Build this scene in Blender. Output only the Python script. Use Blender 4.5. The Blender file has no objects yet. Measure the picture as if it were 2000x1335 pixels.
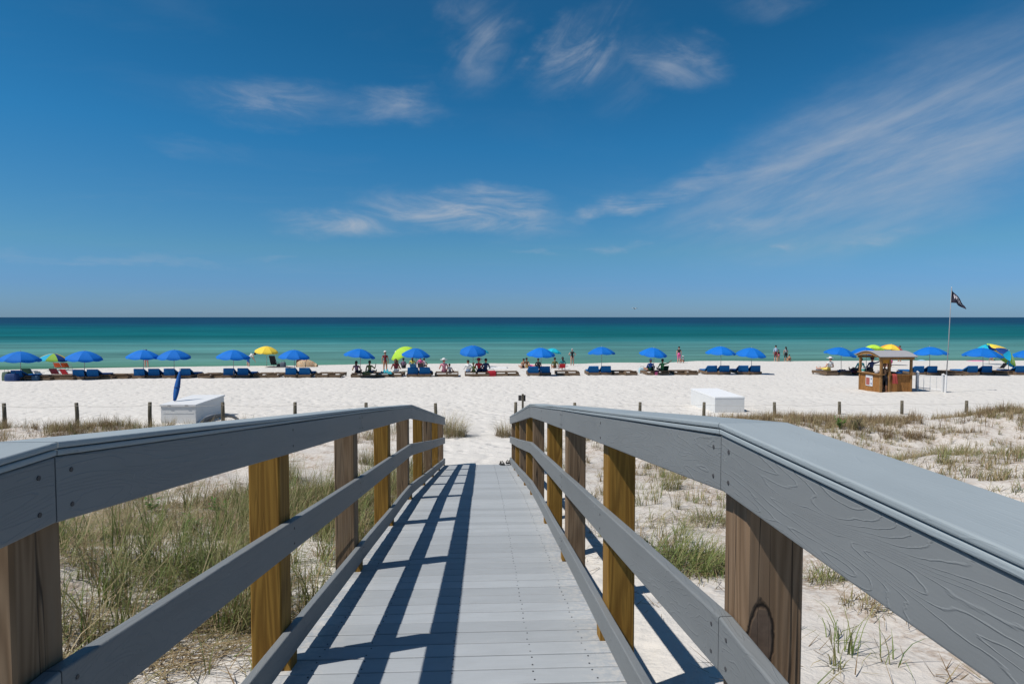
import bpy, math, random
import numpy as np
from mathutils import Vector, Matrix
random.seed(7); rng = np.random.default_rng(11)
SC = bpy.context.scene
COL = SC.collection
H = 5.0                                   # camera height above the sea (sea level is z = 0)
# ------------------------------------------------------------------ camera
FPX, CX, CY = 1180.0, 1000.0, 667.5       # focal length and centre in photo pixels (2000 x 1335)
PITCH, YAW = math.atan(48.5/FPX), math.atan(55/FPX)
cam = bpy.data.cameras.new('camera'); camo = bpy.data.objects.new('camera', cam); COL.objects.link(camo)
cam.sensor_width = 36.0; cam.lens = FPX/2000*36.0; cam.clip_start = 0.05; cam.clip_end = 30000
camo.location = (0, 0, H); camo.rotation_euler = (math.pi/2-PITCH, 0, -YAW)
SC.camera = camo
# ------------------------------------------------------------------ sun, sky, exposure
SUN_EL = math.radians(57); SUN_AZ = math.atan2(-1.0, -0.365)     # horizontal direction towards the sun: (sin, cos) of the azimuth
sd = Vector((math.sin(SUN_AZ)*math.cos(SUN_EL), math.cos(SUN_AZ)*math.cos(SUN_EL), math.sin(SUN_EL)))
sl = bpy.data.lights.new('sun', 'SUN'); sl.energy = 5.0; sl.angle = math.radians(0.55); sl.color = (1.0, 0.955, 0.89)
so = bpy.data.objects.new('sun', sl); COL.objects.link(so); so.rotation_euler = sd.to_track_quat('Z', 'Y').to_euler(); so.location = (-40, -20, 60)
W = bpy.data.worlds.new('World'); SC.world = W; W.use_nodes = True
SC.view_settings.view_transform = 'Standard'; SC.view_settings.look = 'None'; SC.view_settings.exposure = 0.0; SC.view_settings.gamma = 1.0
SC.render.engine = 'CYCLES'; W.cycles.sampling_method = 'MANUAL'; W.cycles.sample_map_resolution = 512
SC.cycles.use_denoising = True
SC.cycles.max_bounces = 6; SC.cycles.diffuse_bounces = 3; SC.cycles.glossy_bounces = 2; SC.cycles.transparent_max_bounces = 4

class NT:
    """small helper around a node tree"""
    def __init__(s, nt): s.nt = nt
    def n(s, t, **kw):
        nd = s.nt.nodes.new(t)
        for k, v in kw.items():
            if k.startswith('i_'):
                key = k[2:]; key = int(key) if key.isdigit() else key.replace('_', ' ')
                s.put(nd.inputs[key], v)
            else: setattr(nd, k, v)
        return nd
    def put(s, sock, v):
        if isinstance(v, bpy.types.NodeSocket): s.nt.links.new(v, sock)
        elif hasattr(v, 'outputs'): s.nt.links.new(v.outputs[0], sock)
        else:
            if isinstance(v, (tuple, list)) and len(v) == 3 and sock.type == 'RGBA': v = (*v, 1)
            sock.default_value = v
    def m(s, op, a, b=0.0, c=0.0, clamp=False):
        nd = s.nt.nodes.new('ShaderNodeMath'); nd.operation = op; nd.use_clamp = clamp
        s.put(nd.inputs[0], a); s.put(nd.inputs[1], b); s.put(nd.inputs[2], c); return nd.outputs[0]
    def v(s, op, a, b=(0, 0, 0)):
        nd = s.nt.nodes.new('ShaderNodeVectorMath'); nd.operation = op
        s.put(nd.inputs[0], a)
        if op == 'SCALE': s.put(nd.inputs['Scale'], b)
        else: s.put(nd.inputs[1], b)
        return nd.outputs['Value'] if op in ('LENGTH', 'DOT_PRODUCT') else nd.outputs[0]
    def mix(s, f, a, b, mode='MIX'):
        nd = s.nt.nodes.new('ShaderNodeMix'); nd.data_type = 'RGBA'; nd.blend_type = mode
        s.put(nd.inputs['Factor'], f); s.put(nd.inputs[6], a); s.put(nd.inputs[7], b); return nd.outputs[2]
    def noise(s, vec, scale, detail=3, rough=0.5, dist=0.0):
        nd = s.n('ShaderNodeTexNoise', i_Scale=scale, i_Detail=detail, i_Roughness=rough, i_Distortion=dist)
        if vec is not None: s.put(nd.inputs['Vector'], vec)
        return nd.outputs['Fac']
    def ramp(s, f, stops, interp='LINEAR'):
        nd = s.nt.nodes.new('ShaderNodeValToRGB'); s.put(nd.inputs[0], f); cr = nd.color_ramp; cr.interpolation = interp
        while len(cr.elements) < len(stops): cr.elements.new(0.5)
        for e, (p, c) in zip(cr.elements, stops):
            e.position = p; e.color = (*c, 1) if isinstance(c, (tuple, list)) else (c, c, c, 1)
        return nd.outputs[0]
    def sstep(s, f, a, b):
        nd = s.n('ShaderNodeMapRange', interpolation_type='SMOOTHSTEP'); s.put(nd.inputs[0], f)
        nd.inputs[1].default_value = a; nd.inputs[2].default_value = b; return nd.outputs[0]
    def bump(s, h, strength, dist, normal=None):
        nd = s.n('ShaderNodeBump', i_Strength=strength, i_Distance=dist); s.put(nd.inputs['Height'], h)
        if normal is not None: s.put(nd.inputs['Normal'], normal)
        return nd.outputs[0]

SKY_TINT = [(0.0, (.40, .72, 1.36)), (.03, (.38, .72, 1.34)), (.065, (.40, .83, 1.14)), (.17, (.20, .87, 1.24)), (.27, (.135, .77, 1.08)), (.5, (.42, .76, .94)), (1.0, (.66, .80, .88))]  # unseen upper stops are less blue, added to take blue out of shadows
# world: tinted physical sky with thin cirrus wisps, laid out by direction
def build_world():
    t = NT(W.node_tree); t.nt.nodes.clear()
    sky = t.n('ShaderNodeTexSky', sky_type='NISHITA', sun_disc=False)
    sky.sun_elevation = SUN_EL; sky.sun_rotation = SUN_AZ
    sky.air_density = 1.0; sky.dust_density = 0.25; sky.ozone_density = 2.0; sky.altitude = 0
    d = t.n('ShaderNodeTexCoord').outputs['Generated']
    sx = t.n('ShaderNodeSeparateXYZ'); t.put(sx.inputs[0], d)
    az = t.m('ARCTAN2', sx.outputs[0], sx.outputs[1]); el = t.m('ARCSINE', sx.outputs[2])
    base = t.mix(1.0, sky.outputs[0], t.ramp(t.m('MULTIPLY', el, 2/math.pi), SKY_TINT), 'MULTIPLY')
    # (azimuth deg, elevation deg, half length, half width, tilt deg, strength)
    wisps = [(-18.2, 17.8, 7.5, 2.2, 4, .55), (-7.9, 18.7, 5.5, 1.9, 4, .5), (-.2, 24.0, 4.5, 4.5, 38, .42), (8.3, 23.2, 5.5, 2.8, 38, .62), (18.0, 22.0, 5.2, 2.4, -14, .5), (12.5, 22.0, 5.0, 4.5, 38, .18), (27.3, 26.2, 6.5, 2.0, 8, .28),
             (-1.0, 9.8, 11.0, 2.0, -6, 1.0), (-11.6, 8.7, 8.5, 1.6, 2, .9), (1.0, 11.2, 6.5, 1.2, -3, .4), (12.3, 10.0, 3.8, 1.0, 10, .7), (19.0, 11.8, 10.5, 1.3, 10, .42), (36.0, 13.0, 21.0, 7.5, 16, .78), (24.0, 10.0, 12.0, 4.0, 14, .30),
             (23.0, 8.2, 3.4, 1.0, -2, .5), (26.4, 6.4, 1.5, .42, 1, .5), (33.5, 6.5, 4.5, .6, 6, .42), (12.3, 6.5, 3.0, .5, 2, .45), (5.0, 6.2, 3.0, .35, -3, .25), (-31.4, 4.5, 11.0, .5, 0, .28), (-18.4, 5.2, 2.6, .4, 0, .3), (-24.0, 13.5, 5.0, .8, -4, .12)]
    # ragged outlines: the positions are warped by noise before the wisps are laid out
    wv = t.n('ShaderNodeCombineXYZ'); t.put(wv.inputs[0], t.m('MULTIPLY', az, 9.0)); t.put(wv.inputs[1], t.m('MULTIPLY', el, 20.0))
    wn = t.n('ShaderNodeTexNoise', i_Scale=1.0, i_Detail=4, i_Roughness=.6); t.put(wn.inputs['Vector'], wv.outputs[0])
    ws = t.n('ShaderNodeSeparateXYZ'); t.put(ws.inputs[0], wn.outputs['Color'])
    azw = t.m('MULTIPLY_ADD', t.m('SUBTRACT', ws.outputs[0], .5), .15, az); elw = t.m('MULTIPLY_ADD', t.m('SUBTRACT', ws.outputs[1], .5), .055, el)
    fields = {}
    def streaks(tilt, fine):               # shared streaky noise, one per streak direction
        key = (tilt, fine)
        if key not in fields:
            ca, sa = math.cos(math.radians(tilt)), math.sin(math.radians(tilt))
            u = t.m('ADD', t.m('MULTIPLY', az, ca), t.m('MULTIPLY', el, sa)); v = t.m('SUBTRACT', t.m('MULTIPLY', el, ca), t.m('MULTIPLY', az, sa))
            cv = t.n('ShaderNodeCombineXYZ'); t.put(cv.inputs[0], t.m('MULTIPLY', u, 1.7 if tilt == 16 else 4.2)); t.put(cv.inputs[1], t.m('MULTIPLY', v, fine)); cv.inputs[2].default_value = tilt*.37+fine
            fields[key] = t.sstep(t.noise(cv.outputs[0], 1.9, 7, 0.64, .2 if tilt == 16 else .8), 0.31, 0.80)
        return fields[key]
    tot = None
    for i, (a0, e0, la, le, tilt, st) in enumerate(wisps):
        ca, sa = math.cos(math.radians(tilt)), math.sin(math.radians(tilt))
        da = t.m('SUBTRACT', azw, math.radians(a0)); de = t.m('SUBTRACT', elw, math.radians(e0))
        un = t.m('MULTIPLY_ADD', da, ca/math.radians(la), t.m('MULTIPLY', de, sa/math.radians(la)))
        vn = t.m('MULTIPLY_ADD', de, ca/math.radians(le), t.m('MULTIPLY', da, -sa/math.radians(le)))
        r = t.m('SQRT', t.m('MULTIPLY_ADD', un, un, t.m('MULTIPLY', vn, vn)))
        fall = t.m('SUBTRACT', 1.0, t.sstep(r, 0.0, 1.15))
        nz = streaks(16, 9) if 10 < tilt < 20 else (streaks(38, 12) if tilt > 30 else (streaks(-14, 13) if tilt < -10 else streaks(0, 15)))
        b0 = .22 if le > 5 else .10
        c = t.m('MULTIPLY', t.m('MULTIPLY', t.m('MULTIPLY_ADD', nz, 1-b0, b0), fall), st)
        tot = c if tot is None else t.m('ADD', tot, c)
    # thin veil that goes on all round the sky
    cv = t.n('ShaderNodeCombineXYZ'); zz = t.m('ADD', t.m('MAXIMUM', sx.outputs[2], 0.0), 0.12)
    t.put(cv.inputs[0], t.m('DIVIDE', sx.outputs[0], zz)); t.put(cv.inputs[1], t.m('MULTIPLY', t.m('DIVIDE', sx.outputs[1], zz), 2.2))
    veil = t.m('MULTIPLY', t.sstep(t.noise(cv.outputs[0], 0.9, 6, .6, .8), .5, .85), 0.05)
    tot = t.m('MULTIPLY', t.m('MINIMUM', t.m('MULTIPLY', t.m('ADD', tot, veil), 1.25), 1.0), 0.8)
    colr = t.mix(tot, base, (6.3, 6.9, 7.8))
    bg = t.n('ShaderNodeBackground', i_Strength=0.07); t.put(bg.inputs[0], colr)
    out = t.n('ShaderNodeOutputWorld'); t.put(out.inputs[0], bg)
build_world()

# ------------------------------------------------------------------ geometry helpers
def ray(px, py):
    a = (px-CX)/FPX; b = -(py-CY)/FPX
    f = Vector((math.sin(YAW)*math.cos(PITCH), math.cos(YAW)*math.cos(PITCH), -math.sin(PITCH)))
    r = Vector((math.cos(YAW), -math.sin(YAW), 0)); return f + a*r + b*r.cross(f)
def at(px, py, y):                         # the point seen at a pixel, y metres out
    d = ray(px, py); return Vector((0, 0, H)) + d*(y/d.y)
def hash2(ix, iy, s):
    h = (ix.astype(np.int64)*374761393 + iy.astype(np.int64)*668265263 + s*1442695041) & 0x7fffffff
    h = ((h ^ (h >> 13))*1274126177) & 0x7fffffff
    return ((h ^ (h >> 16)) & 0xffff)/65535.0
def vnoise(x, y, sc, s=0):
    x = np.asarray(x, float)*sc; y = np.asarray(y, float)*sc
    ix = np.floor(x); iy = np.floor(y); fx = x-ix; fy = y-iy
    fx = fx*fx*fx*(fx*(fx*6-15)+10); fy = fy*fy*fy*(fy*(fy*6-15)+10)
    a = hash2(ix, iy, s); b = hash2(ix+1, iy, s); c = hash2(ix, iy+1, s); d = hash2(ix+1, iy+1, s)
    return (a*(1-fx)+b*fx)*(1-fy) + (c*(1-fx)+d*fx)*fy - 0.5
def fbm(x, y, sc, o=4, s=0): return sum(vnoise(x, y, sc*2**k, s+k)*0.5**k for k in range(o))
def ss(a, b, x): t = np.clip((x-a)/(b-a), 0, 1); return t*t*(3-2*t)
# shoreline: distance out as a function of x, read off the photograph
_sh = [(0, 722), (200, 718), (400, 715), (600, 713), (700, 711), (800, 710), (960, 709), (1080, 710.5), (1130, 710), (1200, 707.5), (1300, 708), (1360, 704.5), (1420, 704), (1500, 705), (1600, 704.5), (1750, 703.5), (2000, 703.5)]
_shp = []
for a, b in _sh:
    d = ray(a, b); t = 4.93/(-d.z); _shp.append((d.x*t, d.y*t))
_shx = np.array([-200]+[p[0] for p in _shp]+[250.0]); _shy = np.array([48.0]+[p[1] for p in _shp]+[76.0])
def shore(x): return np.interp(x, _shx, _shy)
_py = np.array([-6, 1.4, 3.2, 7.35, 13.6, 20, 25, 31, 43.0]); _pz = np.array([-1.76, -1.76, -1.98, -2.52, -3.345, -3.66, -3.80, -3.96, -4.27])
def ground(x, y):
    x = np.asarray(x, float); y = np.asarray(y, float)
    ysh = shore(x)
    z = np.interp(y, _py, _pz)
    z = z*0.5 + 0.25*(np.interp(y-0.7, _py, _pz)+np.interp(y+0.7, _py, _pz))
    f = np.clip((y-43)/np.maximum(ysh-43, 1), 0, 1)
    z = np.where(y > 43, -4.27 + (-4.93+4.27)*f - 0.0, z)
    z = np.where(y > ysh, -4.93 - (y-ysh)*0.16 - np.minimum(np.maximum(y-ysh-0.2, 0), 2)*0.05, z)
    z = np.maximum(z, -9.0)
    dune = ss(21.5, 17.5, y); off = ss(1.2, 4.0, np.abs(x+0.15))
    z = z + dune*off*(fbm(x, y, 0.22, 3, 5)*0.55 + fbm(x, y, 1.1, 3, 9)*0.13)
    z = z + off*0.30*np.exp(-((y-18.0)/2.0)**2)*(0.7+vnoise(x, y, .3, 33)) + 0.35*ss(17, 26, x)*np.exp(-((y-19)/3.5)**2)
    bm = ss(13.0, 14.5, y)*ss(75, 40, y)
    z = z + bm*(fbm(x, y, 1.6, 2, 21)*0.055 + fbm(x, y, 0.25, 2, 25)*0.06*ss(44, 36, y))*ss(0, 1.5, ysh-y+1.5)
    under = ss(1.35, 1.05, np.abs(x+0.15))*ss(14, 12.8, y)
    return z + H - under*0.03
def gz(x, y): return float(ground(np.array([x]), np.array([y]))[0])
_ts = np.concatenate([np.arange(2.0, 30, .25), np.arange(30, 140, .5)])
def hit(px, py):                           # where the view ray through a pixel meets the sand
    d = ray(px, py); g = ground(d.x*_ts, d.y*_ts); k = int(np.argmax(d.z*_ts+H < g))
    tt = np.linspace(_ts[max(k-1, 0)], _ts[k], 60); g = ground(d.x*tt, d.y*tt); j = int(np.argmax(d.z*tt+H < g)); t = tt[j]
    return Vector((d.x*t, d.y*t, float(g[j])))

class MB:
    def __init__(s): s.v = []; s.f = []; s.m = []
    def add(s, vs, fs, mi=0):
        o = len(s.v); s.v += [tuple(p) for p in vs]; s.f += [tuple(i+o for i in f) for f in fs]; s.m += [mi]*len(fs); return s
    def box(s, x0, x1, y0, y1, z0, z1, mi=0, M=None):
        vs = [Vector((x, y, z)) for z in (z0, z1) for y in (y0, y1) for x in (x0, x1)]
        if M is not None: vs = [M @ p for p in vs]
        return s.add(vs, [(0, 2, 3, 1), (4, 5, 7, 6), (0, 1, 5, 4), (2, 6, 7, 3), (0, 4, 6, 2), (1, 3, 7, 5)], mi)
    def tube(s, pts, r, n=8, mi=0, caps=True):
        pts = [Vector(p) for p in pts]; rs = r if isinstance(r, (list, tuple)) else [r]*len(pts); rings = []
        for i, p in enumerate(pts):
            t = (pts[min(i+1, len(pts)-1)]-pts[max(i-1, 0)]).normalized()
            a = t.cross(Vector((0, 0, 1)) if abs(t.z) < .9 else Vector((1, 0, 0))).normalized(); b = t.cross(a)
            rings += [p + (a*math.cos(2*math.pi*k/n)+b*math.sin(2*math.pi*k/n))*rs[i] for k in range(n)]
        fs = [(i*n+k, i*n+(k+1) % n, (i+1)*n+(k+1) % n, (i+1)*n+k) for i in range(len(pts)-1) for k in range(n)]
        if caps: fs += [tuple(range(n-1, -1, -1)), tuple((len(pts)-1)*n+k for k in range(n))]
        return s.add(rings, fs, mi)
    def ell(s, c, r, n=10, m=6, mi=0):
        c = Vector(c); vs = [c+Vector((0, 0, -r[2]))]
        for i in range(1, m):
            th = math.pi*i/m
            vs += [c+Vector((r[0]*math.sin(th)*math.cos(2*math.pi*k/n), r[1]*math.sin(th)*math.sin(2*math.pi*k/n), -r[2]*math.cos(th))) for k in range(n)]
        vs.append(c+Vector((0, 0, r[2]))); L = len(vs)-1
        fs = [(0, 1+(k+1) % n, 1+k) for k in range(n)]
        fs += [(1+i*n+k, 1+i*n+(k+1) % n, 1+(i+1)*n+(k+1) % n, 1+(i+1)*n+k) for i in range(m-2) for k in range(n)]
        fs += [(L, 1+(m-2)*n+k, 1+(m-2)*n+(k+1) % n) for k in range(n)]
        return s.add(vs, fs, mi)
    def mesh(s, name, mats, smooth=False):
        me = bpy.data.meshes.new(name); me.from_pydata(s.v, [], s.f)
        for m in (mats if isinstance(mats, (list, tuple)) else [mats]): me.materials.append(m)
        if any(s.m): me.polygons.foreach_set('material_index', s.m)
        if smooth: me.polygons.foreach_set('use_smooth', [True]*len(s.f))
        me.update(); return me
    def obj(s, name, mats, parent=None, smooth=False, loc=None):
        return link(name, s.mesh(name, mats, smooth), parent, loc)
def link(name, data, parent=None, loc=None, rz=0):
    o = bpy.data.objects.new(name, data); COL.objects.link(o)
    if parent is not None: o.parent = parent
    if loc is not None: o.location = loc
    if rz: o.rotation_euler.z = rz
    return o
def tag(o, label=None, cat=None, group=None, kind=None):
    for k, v in (('label', label), ('category', cat), ('group', group), ('kind', kind)):
        if v: o[k] = v
    return o
def thing(name, label, cat, loc, rz=0, group=None): return tag(link(name, None, None, loc, rz), label, cat, group)
def copy_tree(o, parent=None):
    c = o.copy(); COL.objects.link(c); c.parent = parent
    for ch in o.children: copy_tree(ch, c)
    return c

# ------------------------------------------------------------------ materials
def material(name):
    m = bpy.data.materials.new(name); m.use_nodes = True; t = NT(m.node_tree); t.nt.nodes.clear()
    b = t.n('ShaderNodeBsdfPrincipled'); o = t.n('ShaderNodeOutputMaterial'); t.put(o.inputs[0], b.outputs[0]); return m, t, b, o
_plain = {}
def plain(name, c, rough=0.7, var=0.12, scale=9.0, trans=0.0, spec=0.3):
    if name in _plain: return _plain[name]
    m, t, b, o = material(name)
    tc = t.n('ShaderNodeTexCoord').outputs['Object']
    nz = t.noise(tc, scale, 4, .6)
    col = t.mix(nz, tuple(x*(1-var) for x in c), tuple(min(1, x*(1+var)) for x in c))
    oi = t.n('ShaderNodeObjectInfo'); col = t.v('SCALE', col, t.m('MULTIPLY_ADD', oi.outputs['Random'], .18, .91))
    t.put(b.inputs['Base Color'], col); b.inputs['Roughness'].default_value = rough; b.inputs['Specular IOR Level'].default_value = spec
    if trans:
        tr = t.n('ShaderNodeBsdfTranslucent'); t.put(tr.inputs[0], col)
        mx = t.n('ShaderNodeMixShader'); mx.inputs[0].default_value = trans; t.put(mx.inputs[1], b.outputs[0]); t.put(mx.inputs[2], tr.outputs[0]); t.put(o.inputs[0], mx.outputs[0])
    _plain[name] = m; return m

def painted_board(name, c, line_strength=1.0, cap=False):
    """grey composite board with raised wood grain; local X runs along the board"""
    m, t, b, o = material(name)
    tc = t.n('ShaderNodeTexCoord').outputs['Object']; oi = t.n('ShaderNodeObjectInfo')
    off = t.n('ShaderNodeCombineXYZ'); t.put(off.inputs[0], t.m('MULTIPLY', oi.outputs['Random'], 53.0)); t.put(off.inputs[1], t.m('MULTIPLY', oi.outputs['Random'], 17.0))
    p = t.v('ADD', tc, off.outputs[0])
    # contour lines of a smooth stretched field give the cathedral figure
    q = t.v('MULTIPLY', p, (.95, 7.0, 7.5))
    fld = t.m('ADD', t.noise(q, 1.0, 2.0, .45, .55), t.m('MULTIPLY', t.noise(t.v('MULTIPLY', p, (11, 60, 60)), 1.0, 3, .6), 0.022))
    fr = t.m('FRACT', t.m('MULTIPLY', fld, 33.0))
    d = t.m('ABSOLUTE', t.m('SUBTRACT', fr, 0.5))
    fade = t.sstep(t.noise(t.v('MULTIPLY', p, (2.0, 9, 9)), 1.0, 2), .30, .50)
    line = t.m('MULTIPLY', t.m('SUBTRACT', 1.0, t.sstep(d, 0.0, 0.11)), t.m('ADD', t.m('MULTIPLY', fade, .6), .4))
    fine = t.noise(t.v('MULTIPLY', p, (18, 160, 160)), 1.0, 4, .6)
    grit = t.noise(p, 240, 2, .6)
    blot = t.noise(t.v('MULTIPLY', p, (2.2, 6, 6)), 1.0, 4, .6)
    col = t.mix(blot, tuple(x*0.82 for x in c), tuple(x*1.15 for x in c))
    col = t.mix(t.m('MULTIPLY', fine, .22), col, tuple(x*.72 for x in c))
    rnd = t.m('ADD', 0.95, t.m('MULTIPLY', oi.outputs['Random'], 0.1)); col = t.v('SCALE', col, rnd)
    dirt = t.sstep(t.noise(t.v('MULTIPLY', p, (3, 11, 11)), 1.0, 5, .7), .62, .80)
    col = t.mix(t.m('MULTIPLY', dirt, .36), col, (0.15, 0.14, 0.125))
    spot = t.sstep(t.noise(p, 24, 2, .5), .76, .80); col = t.mix(t.m('MULTIPLY', spot, .5), col, (.42, .42, .41))
    chip = t.sstep(t.noise(t.v('MULTIPLY', p, (14, 60, 60)), 1.0, 3, .6), .74, .78); col = t.mix(t.m('MULTIPLY', chip, .6), col, tuple(x*.45 for x in c))
    t.put(b.inputs['Base Color'], col)
    t.put(b.inputs['Roughness'], t.m('ADD', .48, t.m('MULTIPLY', blot, .2))); b.inputs['Specular IOR Level'].default_value = .35
    h = t.m('ADD', t.m('MULTIPLY', line, line_strength), t.m('ADD', t.m('MULTIPLY', fine, .28), t.m('MULTIPLY', grit, .08)))
    t.put(b.inputs['Normal'], t.bump(h, .6, .0013)); return m
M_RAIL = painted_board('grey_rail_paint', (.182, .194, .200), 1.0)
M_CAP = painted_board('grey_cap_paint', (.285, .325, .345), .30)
def deck_material():
    m, t, b, o = material('grey_deck_paint')
    tc = t.n('ShaderNodeTexCoord').outputs['Object']; oi = t.n('ShaderNodeObjectInfo')
    off = t.n('ShaderNodeCombineXYZ'); t.put(off.inputs[0], t.m('MULTIPLY', oi.outputs['Random'], 31.0)); t.put(off.inputs[1], t.m('MULTIPLY', oi.outputs['Random'], 77.0))
    p = t.v('ADD', tc, off.outputs[0]); c = (.312, .332, .350)
    blot = t.noise(t.v('MULTIPLY', p, (3, 8, 3)), 1.0, 5, .65)
    grain = t.noise(t.v('MULTIPLY', p, (7, 130, 60)), 1.0, 4, .65)
    col = t.mix(blot, tuple(x*.84 for x in c), tuple(x*1.14 for x in c))
    col = t.mix(t.m('MULTIPLY', t.sstep(grain, .5, .8), .35), col, tuple(x*.62 for x in c))
    sandy = t.sstep(t.noise(p, 55, 3, .7), .66, .74); col = t.mix(t.m('MULTIPLY', sandy, .45), col, (.55, .52, .47))
    sx_ = t.n('ShaderNodeSeparateXYZ'); t.put(sx_.inputs[0], tc); drift = t.m('MULTIPLY', t.sstep(t.m('ABSOLUTE', sx_.outputs[0]), .52, .78), t.sstep(t.noise(p, 26, 4, .7), .42, .62)); col = t.mix(t.m('MULTIPLY', drift, .6), col, (.50, .47, .43))
    scuff = t.sstep(t.noise(t.v('MULTIPLY', p, (1.6, 22, 5)), 1.0, 4, .6), .68, .80); col = t.mix(t.m('MULTIPLY', scuff, .45), col, (.13, .14, .15))
    wh = t.sstep(t.noise(t.v('MULTIPLY', p, (9, 16, 5)), 1.0, 3, .6), .74, .82); col = t.mix(t.m('MULTIPLY', wh, .5), col, (.55, .57, .58))
    col = t.v('SCALE', col, t.m('ADD', .90, t.m('MULTIPLY', oi.outputs['Random'], .2)))
    t.put(b.inputs['Base Color'], col); t.put(b.inputs['Roughness'], t.m('ADD', .55, t.m('MULTIPLY', grain, .25))); b.inputs['Specular IOR Level'].default_value = .25
    t.put(b.inputs['Normal'], t.bump(t.m('ADD', grain, t.m('MULTIPLY', t.noise(p, 200, 2), .4)), .35, .002)); return m
M_DECK = deck_material()
def post_material(name, c, dark, knot=None, grey=None, cracks=1.0):
    m, t, b, o = material(name)
    tc = t.n('ShaderNodeTexCoord').outputs['Object']; oi = t.n('ShaderNodeObjectInfo')
    off = t.n('ShaderNodeCombineXYZ'); t.put(off.inputs[2], t.m('MULTIPLY', oi.outputs['Random'], 41.0)); t.put(off.inputs[0], t.m('MULTIPLY', oi.outputs['Random'], 7.0))
    p = t.v('ADD', tc, off.outputs[0])
    fld = t.noise(t.v('MULTIPLY', p, (8, 8, .45)), 1.0, 2, .5, .25)
    ring = t.m('SINE', t.m('MULTIPLY', fld, 95.0))
    ring = t.m('ADD', t.m('MULTIPLY', ring, .5), .5)
    fine = t.noise(t.v('MULTIPLY', p, (120, 120, 4)), 1.0, 4, .65)
    blot = t.noise(t.v('MULTIPLY', p, (9, 9, 1.3)), 1.0, 4, .6)
    f = t.m('ADD', t.m('MULTIPLY', ring, .46), t.m('MULTIPLY', fine, .52))
    col = t.mix(f, dark, c)
    col = t.mix(t.m('MULTIPLY', t.sstep(blot, .45, .75), .5), col, grey or tuple(x*.55 for x in c))
    crack = t.m('SUBTRACT', 1.0, t.sstep(t.m('ABSOLUTE', t.m('SUBTRACT', t.noise(t.v('MULTIPLY', p, (16, 16, .5)), 1.0, 2, .5), .5)), .0, .012))
    crack = t.m('MULTIPLY', crack, t.m('MULTIPLY', t.sstep(blot, .42, .52), cracks))
    h = t.m('SUBTRACT', t.m('ADD', t.m('MULTIPLY', f, .5), 0), t.m('MULTIPLY', crack, 1.6))
    col = t.mix(t.m('MULTIPLY', crack, .85), col, (.02, .014, .01))
    if knot:
        dv = t.v('MULTIPLY', t.v('SUBTRACT', tc, knot), (1/.031, 1/.2, 1/.085))
        r = t.m('ADD', t.v('LENGTH', dv), t.m('MULTIPLY', t.m('SUBTRACT', t.noise(tc, 40, 3), .5), .35))
        inside = t.m('SUBTRACT', 1.0, t.sstep(r, .80, .95)); rim = t.m('SUBTRACT', 1.0, t.sstep(t.m('ABSOLUTE', t.m('SUBTRACT', r, .98)), .0, .16))
        col = t.mix(t.m('MULTIPLY', inside, .8), col, t.mix(t.noise(tc, 60, 3), (.06, .04, .03), (.17, .12, .09)))
        col = t.mix(t.m('MULTIPLY', rim, .95), col, (.015, .01, .008)); h = t.m('SUBTRACT', h, t.m('MULTIPLY', rim, 2.5))
    t.put(b.inputs['Base Color'], col); b.inputs['Roughness'].default_value = .72; b.inputs['Specular IOR Level'].default_value = .2
    t.put(b.inputs['Normal'], t.bump(h, .5, .004)); return m
M_POST_NEW = post_material('golden_treated_pine', (.34, .190, .038), (.115, .052, .008), cracks=.15)
M_POST_OLD = post_material('weathered_pine', (.255, .175, .108), (.115, .070, .038), grey=(.165, .128, .092))
M_SCREW = plain('dark_screw_steel', (.05, .05, .055), .45)
M_JOIST = post_material('dark_joist_wood', (.16, .12, .08), (.08, .06, .04))

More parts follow.
